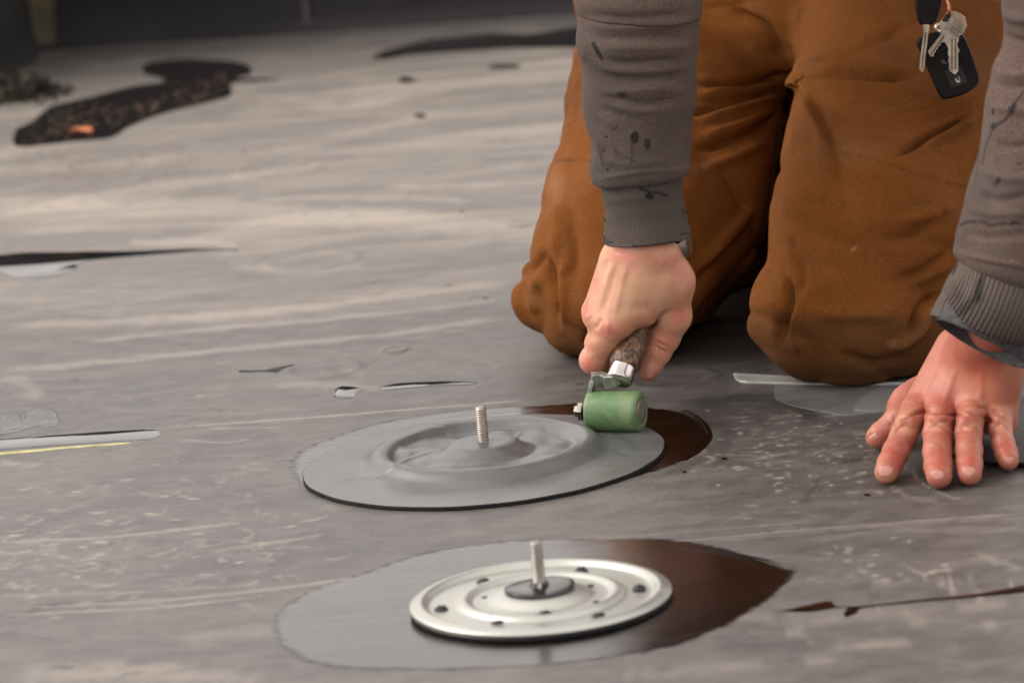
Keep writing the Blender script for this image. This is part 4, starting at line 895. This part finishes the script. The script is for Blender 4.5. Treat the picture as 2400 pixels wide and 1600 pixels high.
mud = mask_lines(V, N, [(1412, 355, 16, 30, -20, .9, 1.5), (1450, 368, 26, 12, 20, .6, 1.5), (1430, 385, 34, 12, 0, .55, 1.5), (1570, 335, 20, 16, 0, .35, 1.2), ([(1440, 350), (1460, 368), (1485, 378)], 7, .5), (1435, 238, 24, 10, 0, .4, 1.3)])
mud *= np.clip(.4 + vnoise(V, 250.) + vnoise(V, 600.) * .6, 0, 1) + .45; mud = np.clip(mud, 0, 1)
swV = [V]; swF = [F]; swS = [stn]; swM = [mud]
# left sleeve
BY = G(2385, 600, 165)[1] + .0
rs = [(2360, -420, 2720, -420, BY + .05), (2352, -150, 2690, -150, BY + .03), (2347, 0, 2668, 0, BY + .02), (2351, 67, 2660, 60, BY + .02), (2348, 115, 2650, 120, BY + .018), (2331, 153, 2642, 170, BY + .016), (2318, 215, 2630, 235, BY + .012), (2305, 290, 2612, 320, BY + .010), (2292, 366, 2600, 400, BY + .005), (2266, 440, 2580, 490, BY), (2246, 520, 2560, 575, BY), (2236, 575, 2545, 640, BY), (2233, 592, 2535, 668, BY), (2240, 608, 2520, 680, BY), (2256, 612, 2500, 678, BY)]
V, F, U, T, m = loft(rs, 240, .0014, .9, False, .6)
V = relief(V, F, [([(2325, 190), (2370, 205), (2450, 195)], 9, -.0028), ([(2335, 165), (2380, 178), (2450, 165)], 9, .0024), ([(2310, 245), (2350, 255), (2430, 262)], 10, .002), ([(2330, 330), (2370, 345), (2440, 330)], 9, -.0022), ([(2300, 400), (2360, 420), (2440, 415)], 10, .0022), ([(2290, 450), (2340, 470), (2420, 455)], 9, -.0024), ([(2262, 480), (2320, 500), (2420, 500)], 10, .002), ([(2250, 540), (2310, 555), (2420, 548)], 10, -.0018), ([(2240, 590), (2300, 606), (2420, 628)], 7, .0018), ([(2345, 20), (2380, 45), (2450, 40)], 10, .003), ([(2345, 75), (2380, 95), (2450, 100)], 9, -.003)])
N = vnormals(V, F)
stn = mask_lines(V, N, [(2374, 252, 8, 18, 35), ([(2384, 235), (2400, 215), (2420, 190)], 3, .9), ([(2374, 262), (2350, 285), (2330, 298)], 4, .9), (2328, 297, 7, 10, 10), (2327, 262, 3.5, 8, 0), ([(2326, 305), (2310, 345), (2302, 385)], 2.5, .7), ([(2251, 528), (2270, 520), (2300, 520), (2320, 528), (2345, 524), (2386, 524)], 4.5, .85), (2380, 523, 14, 5, 5), (2340, 423, 8, 7, 0, .9), (2333, 432, 5, 6, 0, .8), (2388, 384, 5, 4, 0, .8), ([(2296, 350), (2286, 420), (2280, 440)], 1.8, .5), (2258, 524, 10, 5, -20, .7)])
mud = mask_lines(V, N, [(2260, 560, 22, 30, 0, .3, 1.2)])
swV.append(V); swF.append(F); swS.append(stn); swM.append(mud)
# torso of the sweatshirt, upper arms
def shirt(P):
    d = cone(P, HIP + [0, -.02, .03], HIP * .42 + NECK * .58, .158, .165, (0, 1, 0), 1.1); d = smin(d, cone(P, SHR + [.02, 0, 0], SHL - [.02, 0, 0], .085, .085), .05)
    d = smin(d, cone(P, SHR, ELR, .078, .058), .03); d = smin(d, cone(P, SHL, ELL + [.02, 0, 0], .078, .060), .03)
    d = smin(d, cone(P, ELR, at_y(1495, -260, AY + .025), .058, .056), .02); d = smin(d, cone(P, ELL + [.02, 0, 0], at_y(2540, -230, BY + .04), .06, .060), .02)
    d = smin(d, cone(P, NECK - [0, 0, .03], NECK + [0, .02, .0], .075, .072), .03)
    return np.maximum(d, .345 - P[..., 2] - 3 * np.clip(.10 - np.minimum(np.abs(P[..., 0] - ELR[0]), np.abs(P[..., 0] - ELL[0])), 0, 1) * 0) if False else d
V, F = surface(shirt, (-.12, 2.95, .21), (.72, 3.92, .84), .0075); N = vnormals(V, F); V += N * (vnoise(V, 14.) * .006 + vnoise(V, 40.) * .002)[:, None]
swV.append(V); swF.append(F); swS.append(np.zeros(len(V))); swM.append(np.zeros(len(V)))
off = 0; FF = []
for v, f in zip(swV, swF): FF.append(f + off); off += len(v)
sweat = mesh_obj('sweatshirt', np.concatenate(swV), np.concatenate(FF), M_FLEECE, person, {'stain': np.concatenate(swS), 'mud': np.concatenate(swM)})
# cuffs
def cuff(rows, ribs, stains, muds, fl, ti, rl=()):
    V, F, U, T, m = loft(rows, 360, .0011, fl, True, ti, .0005); V = relief(V, F, list(rl)); N = vnormals(V, F)
    o = mesh_obj('cuff', V, F, M_RIB, sweat, {'stain': mask_lines(V, N, stains), 'mud': mask_lines(V, N, muds) if muds else np.zeros(len(V)), 'rib': U * ribs}); o.location = (0, 0, 0); return o
cuff([(1407, 420, 1605, 395, AY), (1408, 434, 1602, 411, AY), (1412, 460, 1598, 438, AY), (1418, 490, 1602, 468, AY), (1419, 515, 1607, 497, AY), (1416, 545, 1613, 525, AY), (1413, 568, 1620, 548, AY)], 130,
     [([(1500, 442), (1520, 450), (1545, 452), (1562, 458)], 4.5, .9), (1522, 460, 13, 8, 10), ([(1423, 528), (1430, 542)], 3, .7), (1600, 495, 3, 9, 0, .6), ([(1414, 570), (1470, 560), (1540, 553), (1618, 547)], 3.5, .75)], [(1440, 560, 50, 14, -8, .4, 1.2)], .92, .9, [([(1416, 470), (1500, 462), (1600, 452)], 12, .0012), ([(1420, 520), (1500, 520), (1606, 505)], 14, -.0010)])
CBY = G(2310, 760, 108)[1]
cuff([(2252, 600, 2505, 672, BY), (2242, 622, 2500, 700, BY), (2232, 645, 2494, 728, BY - .003), (2214, 672, 2484, 760, CBY + .004), (2196, 702, 2462, 800, CBY), (2178, 737, 2430, 836, CBY - .004)], 72,
     [([(2298, 660), (2300, 680), (2290, 700)], 9, .95), ([(2290, 695), (2270, 715), (2245, 735)], 14, .7), ([(2178, 738), (2250, 758), (2303, 780), (2400, 815)], 4, .6)], [(2235, 700, 40, 30, -30, .35, 1.2)], .80, .35, [([(2242, 640), (2225, 690), (2200, 725)], 10, .0015), ([(2270, 640), (2250, 700), (2225, 745)], 14, -.0012)])
o = loft([(2232, 670, 2455, 745, CBY - .004), (2208, 712, 2436, 806, CBY - .008), (2196, 735, 2420, 838, CBY - .010), (2196, 746, 2404, 862, CBY - .012)], 200, .0012, 1.02, True, .3); mesh_obj('undershirt_cuff', o[0], o[1], M_DARK, person)
o = loft([(2290, 730, 2470, 800, CBY), (2300, 748, 2462, 822, CBY - .002), (2306, 756, 2458, 832, CBY - .004)], 160, .0012, .92, True, .3); mesh_obj('red_sleeve_lining', o[0], o[1], M_RED, person)
V, F = lathe([(.0285, -.004), (.0297, -.0035), (.0297, .0035), (.0285, .004)], 48); V[:, 1] *= .8
mesh_obj('watch_strap', orient(V, at_y(1508, 556, AY), (math.sin(.09), .1, 1)), F, M_BLACK, person)
V, F = lathe([(.0001, .004), (.009, .004), (.011, .003), (.0115, -.003)], 32); mesh_obj('watch_case', orient(V, at_y(1602, 570, AY - .001), (.95, -.3, .1)), F, M_STEEL, person)

# --- trousers
def T_(x, y, Y): return at_y(x, y, Y)
KRY = at_z(1480, 842)[1]; KLY = at_z(1990, 884)[1]
kr = lambda x, y, d=0.: at_y(x, y, KRY + d); kl = lambda x, y, d=0.: at_y(x, y, KLY + d)
LEGR = [(180, 1868), (275, 1840), (366, 1827), (440, 1817), (499, 1806), (568, 1799), (621, 1792), (679, 1750), (732, 1738), (780, 1738), (807, 1760), (900, 1800)]
LEGL = [(180, 1872), (330, 1846), (440, 1832), (560, 1806), (640, 1762), (700, 1708), (754, 1655), (800, 1612), (880, 1560)]
def trousers(P):
    # image-left leg
    d = cone(P, kr(1604, 190, .30), kr(1465, 610, .03), .098, .070); d = smin(d, cone(P, kr(1465, 600, .03), kr(1455, 692, .0), .066, .050), .03)
    d = smin(d, cone(P, kr(1362, 480, .09), kr(1345, 640, .04), .028, .024), .03)
    d = smin(d, cone(P, kr(1465, 430, .12), kr(1620, 430, .13), .050, .058), .04)
    d = smin(d, cone(P, kr(1705, 330, .19), kr(1680, 570, .09), .046, .042), .04)
    d = smin(d, cone(P, kr(1560, 560, .05), kr(1520, 700, .03), .050, .045), .03)
    d = smin(d, cone(P, kr(1268, 655, .09), kr(1270, 715, .06), .019, .019), .009); d = smin(d, cone(P, kr(1270, 700, .06), kr(1345, 755, .03), .024, .026), .012)
    d = smin(d, cone(P, kr(1440, 720, .05), kr(1400, 560, .42), .052, .045), .02)      # shin lying back along the roof
    d = smin(d, cone(P, kr(1690, 560, .16), kr(1640, 740, .12), .030, .030), .02)
    # image-right leg
    e = cone(P, kl(2148, 190, .26), kl(2015, 590, .04), .104, .080); e = smin(e, cone(P, kl(2015, 590, .04), kl(1990, 735, .0), .078, .052), .06)
    e = smin(e, cone(P, kl(1945, 330, .16), kl(1925, 520, .08), .042, .038), .05); e = smin(e, cone(P, kl(1800, 742, .02), kl(1850, 690, .03), .022, .035), .02)
    e = smin(e, cone(P, kl(1920, 745, .0), kl(2090, 755, .0), .040, .040), .04); e = smin(e, cone(P, kl(2180, 330, .12), kl(2160, 640, .05), .062, .050), .05)
    e = smin(e, cone(P, kl(1990, 740, .05), kl(1990, 560, .42), .055, .048), .02)
    q = P - CAM; f = q @ FWD; X = 1200 + (q @ RIGHT) / f * FPX; Yp = 800 - (q @ UP) / f * FPX      # the legs part along these outlines
    on = .06 * np.clip((212 - Yp) / 30, 0, 1)
    e = -smin(-e, (X - np.interp(Yp, *zip(*LEGR))) / 3050 + on, .022)
    d = -smin(-d, (np.interp(Yp, *zip(*LEGL)) - X) / 3050 + on, .022)
    d = np.minimum(d, cone(P, kr(1700, 590, .32), kr(1705, 715, .26), .030, .038))
    g = smin(d, e, .006)
    g = np.minimum(g, smin(cone(P, kr(1700, 540, .40), kr(1980, 540, .40), .070, .070), cone(P, kr(1700, 330, .42), kr(2020, 330, .42), .100, .100), .04))   # seat resting on the heels
    pel = cone(P, at_y(1620, -60, KRY + .36), at_y(2160, -60, KLY + .34), .105, .108); pel = smin(pel, cone(P, at_y(1880, -40, KRY + .33), at_y(1880, 60, KRY + .34), .085, .080), .03)
    g = smin(g, pel, .022)
    return np.maximum(g, .001 - P[..., 2])
lo = np.array([at_y(1170, 900, KRY)[0] - .03, KLY - .09, -.004]); hi = np.array([.62, KRY + .62, .44])
V, F = surface(trousers, lo, hi, .0032); V = relax(V, F, 30)
N = vnormals(V, F); V += N * (vnoise(V, 22.) * .0020 + vnoise(V * [1, 1, 2.2], 42.) * .0009 + vnoise(V, 95.) * .00035 - (1 - np.abs(vnoise(V @ np.array([[.8, .3, .5], [-.3, .9, .2], [-.5, -.2, .8]]) * [1, 1, 2.], 9.)))**6 * .0035)[:, None]
tl = [
    # image-left leg folds
    ([(1278, 600), (1290, 640), (1305, 700), (1312, 760)], 9, -.010), ([(1262, 640), (1250, 690), (1262, 740)], 14, .005), ([(1275, 590), (1255, 625), (1225, 650)], 7, -.004), ([(1325, 600), (1322, 680), (1316, 770)], 12, .004),
    ([(1642, 196), (1720, 196), (1800, 184), (1862, 176)], 8, -.009), ([(1640, 215), (1720, 218), (1830, 200)], 8, .005), ([(1640, 235), (1740, 232), (1840, 215)], 6, -.005), ([(1625, 285), (1700, 268), (1800, 235), (1860, 205)], 10, .006),
    ([(1620, 265), (1680, 255), (1740, 240)], 8, -.006), ([(1625, 350), (1700, 335), (1790, 290), (1850, 245)], 9, -.007), ([(1640, 320), (1720, 300), (1810, 262)], 12, .005), ([(1640, 400), (1720, 370), (1800, 330)], 14, .004),
    ([(1620, 770), (1660, 715), (1720, 650), (1790, 560), (1815, 470)], 9, -.008), ([(1640, 640), (1700, 560), (1770, 480)], 16, .005), ([(1600, 720), (1650, 640), (1720, 560)], 12, -.003),
    ([(1345, 140), (1360, 190), (1350, 230)], 10, -.005), ([(1345, 230), (1340, 280), (1330, 330)], 10, .004), ([(1304, 377), (1340, 376), (1385, 378)], 2.6, -.0012, 0), ([(1304, 373), (1340, 372), (1385, 374)], 3, .0008, 0),
    ([(1330, 440), (1340, 520), (1350, 600), (1345, 680)], 14, -.003), ([(1300, 460), (1305, 540), (1300, 600)], 14, .003), ([(1390, 760), (1380, 800), (1400, 840)], 9, -.004),
    # crotch
    ([(1873, 30), (1873, 100), (1874, 170)], 3.5, -.002, 0), ([(1868, 178), (1850, 240), (1834, 330), (1830, 380), (1820, 440), (1806, 540), (1796, 620)], 10, -.016, 0),
    ([(1880, 172), (1960, 172), (2060, 185), (2140, 178)], 7, -.009), ([(1880, 160), (1970, 130), (2060, 90), (2150, 50)], 12, -.005), ([(1880, 145), (1960, 150), (2060, 168), (2130, 165)], 10, .005), ([(1700, 20), (1780, 60), (1850, 140)], 14, -.004), ([(1740, 10), (1820, 50), (1862, 120)], 12, .004), ([(1640, 15), (1700, 14), (1800, -5)], 4, -.002),
    ([(1900, 200), (1960, 205), (2060, 210), (2180, 225)], 14, .005),
    # image-right leg folds
    ([(2290, 250), (2230, 290), (2160, 330), (2090, 365)], 8, -.008), ([(2290, 275), (2220, 315), (2150, 355)], 10, .006), ([(2280, 180), (2200, 235), (2120, 262), (2040, 275)], 12, .004), ([(2290, 225), (2230, 262), (2150, 285)], 9, -.004),
    ([(1880, 190), (1900, 270), (1925, 330), (1930, 400), (1950, 480)], 10, .005), ([(1905, 200), (1925, 280), (1945, 340), (1960, 440)], 12, -.0035), ([(1850, 530), (1860, 590), (1880, 640), (1868, 700)], 12, -.004),
    ([(1920, 350), (1985, 362), (2060, 378), (2150, 410), (2262, 440)], 2.6, -.0013, 0), ([(1920, 345), (1985, 357), (2060, 373), (2150, 405), (2262, 435)], 3, .0008, 0),
    ([(2230, 590), (2190, 615), (2150, 640), (2100, 650)], 9, -.005), ([(2230, 620), (2190, 640), (2140, 665)], 9, .004), ([(2200, 690), (2160, 720), (2140, 770), (2125, 790)], 10, -.007), ([(2180, 740), (2150, 780), (2110, 808), (2085, 810)], 12, .006), ([(2060, 560), (2120, 560), (2200, 520)], 12, -.003), ([(2100, 520), (2180, 505), (2240, 480)], 12, .003),
    ([(1842, 640), (1850, 700), (1840, 760), (1838, 800)], 9, -.007), ([(1800, 690), (1820, 740), (1815, 790)], 12, .003), ([(1870, 720), (1862, 780), (1880, 830)], 10, .004), ([(1745, 690), (1790, 650), (1800, 610)], 8, -.006), ([(1900, 730), (2000, 742), (2100, 735)], 16, .003), ([(1960, 820), (2040, 850), (2120, 838)], 12, -.003)]
V = relief(V, F, [(l[0], l[1] * .92, l[2] * 1.3) + tuple(l[3:]) for l in tl], N); V[:, 2] = np.maximum(V[:, 2], .0010); N = vnormals(V, F)
stn = mask_lines(V, N, [('below', 1700, 2300, 725, 26, .5), ('below', 1700, 2300, 790, 80, .8), ('below', 1250, 1780, 750, 90, .7), (1800, 770, 70, 40, 0, .4, 2), (1928, 472, 9, 6, -30, .6, 2), (1978, 477, 6, 7, 0, .5, 2), (2080, 447, 6, 14, 10, .4, 2), (1912, 572, 5, 5, 0, .5, 2), (2168, 608, 5, 3, 0, .9), (2150, 535, 20, 26, 30, .25, 1.5), ([(1873, 20), (1873, 165)], 2.2, .55), ([(1304, 377), (1385, 378)], 2.6, .75), ([(1920, 350), (1985, 362), (2060, 378), (2150, 410), (2262, 440)], 2.6, .7),  # wet stain on the right knee, then both legs darker towards the bottom
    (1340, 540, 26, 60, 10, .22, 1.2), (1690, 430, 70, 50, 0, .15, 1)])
wear = mask_lines(V, N, [([(1998, 590), (2005, 578)], 3, .6), ([(2006, 588), (2012, 572)], 2, .5), (1300, 430, 30, 60, 0, .3, 1), (1245, 700, 25, 30, 0, .2, 1), (2000, 360, 90, 50, 10, .18, 1), (2095, 806, 20, 8, 0, .5, 1.5)])
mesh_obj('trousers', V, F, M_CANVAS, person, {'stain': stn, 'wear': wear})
# boots behind the knees
for x in (1400, 1990):
    fn = lambda P, x=x: smin(cone(P, kr(x, 600, .36), kr(x, 560, .46), .045, .040), cone(P, kr(x, 560, .46) + [0, 0, -.0], kr(x, 545, .50) * [1, 1, 0] + [0, 0, .03], .042, .030), .02)
    q = kr(x, 570, .43); V, F = surface(fn, q - .13, q + .13, .006); V[:, 2] = np.maximum(V[:, 2], .002); mesh_obj('boot', V, F, simple('dark_leather', (.03, .02, .015), .5, 0, .001, 200), person)

# ------------------------------------------------------------------ bunch of keys hanging at the hip
KY = at_y(2230, 120, KLY + .035)[1]
kt = thing('key_bunch', 'bunch of keys with black remote hanging from the belt over the brown trousers', 'keys', tuple(at_y(2200, -30, KY)))
def plate_px(name, px, y, th, mat, parent, bev=.0, sn=0, dom=0.):
    """a solid of its own thickness whose face turns to the camera"""
    P = np.array([at_y(x, yy, y) for x, yy in px]); 
    if sn: P = smoothline(list(P) + [P[0]], sn)[:-1]
    n = len(P); f = FWD * th; c = P.mean(0)
    rings = [c + (P - c) * (1 - bev) , P + f * .25, P + f * .75, c + (P - c) * (1 - bev) + f]
    V = np.concatenate(rings); F = [tuple(range(n))[::-1], tuple(3 * n + i for i in range(n))]
    for k in range(3): F += [(k * n + i, k * n + (i + 1) % n, (k + 1) * n + (i + 1) % n, (k + 1) * n + i) for i in range(n)]
    V, F_ = V, F
    A = np.cross(P[1] - P[0], P[2] - P[1]); 
    o = mesh_obj(name, V, F_, mat, parent, smooth=False)
    import bmesh
    bm = bmesh.new(); bm.from_mesh(o.data); bmesh.ops.recalc_face_normals(bm, faces=bm.faces); bm.to_mesh(o.data); bm.free()
    return o
K3 = lambda pts: [(2050 + x / 5.226, y / 5.226) for x, y in pts]
fob = plate_px('key_fob', K3([(540, 470), (760, 385), (900, 380), (1050, 400), (1110, 460), (1190, 650), (1250, 830), (1285, 950), (1270, 1030), (1180, 1110), (1060, 1165), (930, 1200), (850, 1205), (795, 1150), (720, 980), (620, 750), (525, 530)]), KY, .012, M_BLACK, kt, .05, 3)
p_ = plate_px('button_panel', K3([(850, 870), (1060, 800), (1140, 1010), (930, 1085)]), KY - .0005, .002, simple('satin_black', (.016, .016, .017), .3), fob, .03); p_.location = (0, 0, 0)
for seg in ([(985, 965), (1005, 960), (1012, 990), (1030, 998), (1040, 980), (1030, 955), (1015, 950), (1030, 940), (1048, 985), (1040, 1008), (1018, 1012), (1000, 1005)], ):
    q = plate_px('lock_symbol', K3(seg), KY - .0010, .0008, M_WHITE, fob); q.location = (0, 0, 0)
q = plate_px('round_button', K3([(810, 740), (850, 745), (885, 770), (880, 790), (845, 785), (815, 765)]), KY - .0006, .002, simple('worn_print', (.07, .065, .06), .5), fob, .1, 3); q.location = (0, 0, 0)
ck = plate_px('flip_key_head', K3([(500, -400), (830, -400), (830, 0), (805, 130), (770, 240), (700, 300), (640, 308), (560, 280), (520, 170), (505, 40)]), KY + .002, .012, M_BLACK, kt, .08, 3)
ck2 = plate_px('flip_key_blade', K3([(595, 300), (672, 308), (650, 480), (630, 640), (612, 780), (598, 880), (580, 885), (548, 860), (560, 700), (580, 560), (600, 420)]), KY - .004, .0022, M_NICKEL, kt)
mx = plate_px('blade_groove', K3([(618, 400), (634, 402), (606, 640), (588, 830), (576, 828), (594, 640)]), KY - .0044, .001, simple('key_groove', (.12, .10, .07), .4, .8), ck2); mx.location = (0, 0, 0)
# two door keys
kA = plate_px('door_key', K3([(885, 150), (925, 135), (990, 140), (1050, 165), (1110, 210), (1132, 320), (1120, 350), (1090, 405), (1030, 450), (950, 470), (905, 505), (860, 520), (815, 522), (800, 560), (775, 575), (770, 600), (745, 615), (750, 640), (725, 655), (725, 690), (685, 692), (662, 650), (658, 620), (800, 440), (815, 400), (790, 285)]), KY - .0075, .0022, M_NICKEL, kt)
kB = plate_px('door_key', K3([(860, 520), (900, 470), (960, 440), (1028, 450), (1030, 510), (1015, 520), (1012, 560), (1040, 620), (1022, 660), (1025, 870), (995, 910), (975, 908), (920, 870), (905, 820), (915, 790), (900, 750), (912, 700), (895, 660), (905, 600), (885, 560)]), KY - .0045, .0022, M_NICKEL, kt)
kA['label'] = 'front door key with numbered hexagonal head'; kB['label'] = 'door key hanging straight down behind the first'
gm = simple('key_recess', (.16, .14, .11), .45, .7)
hole = plate_px('key_hole', K3([(880, 175), (945, 180), (930, 210), (890, 275), (862, 270), (822, 262), (845, 215)]), KY - .0079, .001, simple('hole_dark', (.02, .012, .008), .7), kA); hole.location = (0, 0, 0)
for k in range(6):
    dxk, dyk = 30 * k * .3, 26 * k * .62
    q = plate_px('head_ridge', K3([(985 - k * 12, 232 + k * 17), (1092 - k * 8, 305 + k * 17 - (0)), (1090 - k * 8, 311 + k * 17), (983 - k * 12, 238 + k * 17)]), KY - .0079, .0008, gm, kA); q.location = (0, 0, 0)
q = plate_px('blade_groove', K3([(842, 440), (858, 452), (690, 680), (678, 676)]), KY - .0079, .0008, gm, kA); q.location = (0, 0, 0)
for xx in (940, 985):
    q = plate_px('blade_groove', K3([(xx, 480), (xx + 13, 480), (xx + 13, 860), (xx, 850)]), KY - .0049, .0008, gm, kB); q.location = (0, 0, 0)
fc = bpy.data.curves.new('key_number', 'FONT'); fc.body = '241C'; fc.size = .0068; fc.extrude = .0001; fc.align_x = 'CENTER'; fc.align_y = 'CENTER'
fo = bpy.data.objects.new('tmp', fc); COL.objects.link(fo); dg = bpy.context.evaluated_depsgraph_get(); dg.update(); fm = bpy.data.meshes.new_from_object(fo.evaluated_get(dg)); bpy.data.objects.remove(fo)
fm.materials.clear(); fm.materials.append(gm); fm.name = 'key_number'
ko = bpy.data.objects.new('key_number', fm); COL.objects.link(ko)
an = math.radians(-32); rx = RIGHT * math.cos(an) + UP * math.sin(an); uy = -RIGHT * math.sin(an) + UP * math.cos(an); mt = Matrix.Identity(4); cpos = at_y(*K3([(965, 385)])[0], KY - .0081)
for i in range(3): mt[i][0] = rx[i]; mt[i][1] = uy[i]; mt[i][2] = -FWD[i]; mt[i][3] = cpos[i]
fm.transform(mt); ko.parent = kA
def tube(name, pts, r, mat, parent, n=12):
    pts = [np.asarray(p, float) for p in pts]; L = smoothline(pts, 6); V = []; m = len(L)
    for k in range(m):
        t = L[min(k + 1, m - 1)] - L[max(k - 1, 0)]; t /= np.linalg.norm(t); x = np.cross(t, [0, 1, .3]); x /= np.linalg.norm(x); y = np.cross(t, x)
        for q in range(n): V.append(L[k] + (x * math.cos(q / n * 6.2832) + y * math.sin(q / n * 6.2832)) * r)
    F = [(k * n + q, k * n + (q + 1) % n, (k + 1) * n + (q + 1) % n, (k + 1) * n + q) for k in range(m - 1) for q in range(n)]
    return mesh_obj(name, V, np.array(F), mat, parent)
tube('split_ring', [at_y(*K3([p])[0], KY + d) for p, d in (((900, 215), -.004), ((912, 150), -.011), ((905, 60), -.010), ((885, 0), -.008), ((820, -250), -.004), ((800, -420), 0))], .0015, M_COPPER, kt)
tube('ring_loop', [at_y(*K3([p])[0], KY + d) for p, d in (((800, 300), 0), ((760, 310), -.002), ((745, 345), -.003), ((765, 378), -.002), ((800, 385), 0), ((815, 350), .002), ((800, 310), .001))], .0014, M_NICKEL, kt)

# ------------------------------------------------------------------ loose rubber disc under the flat hand, clear film behind it
dc = at_z(2400, 1045, 0); Rd = .060
pts = []
V, F = [], []
nD = 120; th = np.linspace(0, 2 * np.pi, nD, endpoint=False); DX, DY = dc[0] + .012, dc[1] + .035
for k, (rr, top) in enumerate([(.02, 1), (.5, 1), (.8, 1), (.94, 1), (1, 1), (1.004, .55), (1.0, 0), (.5, 0)]):
    x = DX + Rd * 1.25 * rr * np.cos(th); y = DY + Rd * 1.7 * rr * np.sin(th)
    lift = .0032 * np.exp(-((th - 4.9) / .5)**2) * min(1, rr)**3 + .0008
    V.append(np.stack([x, y, lift + .0021 * top], 1))
V = np.concatenate(V); i = np.arange(nD); j = (i + 1) % nD
F = np.concatenate([np.stack([k * nD + i, (k + 1) * nD + i, (k + 1) * nD + j, k * nD + j], 1) for k in range(7)])
mi = np.zeros(len(F), int); mi[4 * nD:] = 1
tag(mesh_obj('rubber_disc', V, F, [simple('smooth_grey_rubber', (.022, .022, .024), .45, 0, .0002, 300), M_EDGE], midx=mi), 'loose dark rubber disc lying under the fingers of the flat hand at the right edge', 'rubber disc')
ft = thing('release_film', 'clear plastic release film with a white edge lying beside the flat hand', 'plastic film', tuple(at_z(1950, 930)))
o = blob_poly('film_disc', [(1815, 925), (1820, 905), (1850, 900), (1950, 900), (2050, 893), (2110, 885), (2140, 900), (2120, 940), (2060, 962), (1990, 974), (1930, 966), (1860, 952), (1822, 938)], M_FILM, .0005, ft, inset=.001)
o = blob_poly('film_disc', [(2000, 962), (2010, 940), (2050, 915), (2110, 893), (2170, 890), (2180, 920), (2140, 950), (2060, 966)], M_FILM, .0010, ft, inset=.001, skirt=0)
o = blob_poly('film_edge', [(1719, 878), (1760, 880), (1830, 884), (1900, 888), (2000, 896), (2110, 899), (2110, 902), (2000, 904), (1900, 902), (1800, 899), (1735, 896)], M_STRIP, .0016, ft, inset=.0008, smoothn=4)
M_GREENSHEET = simple('dark_green_sheet', (.045, .055, .05), .35)
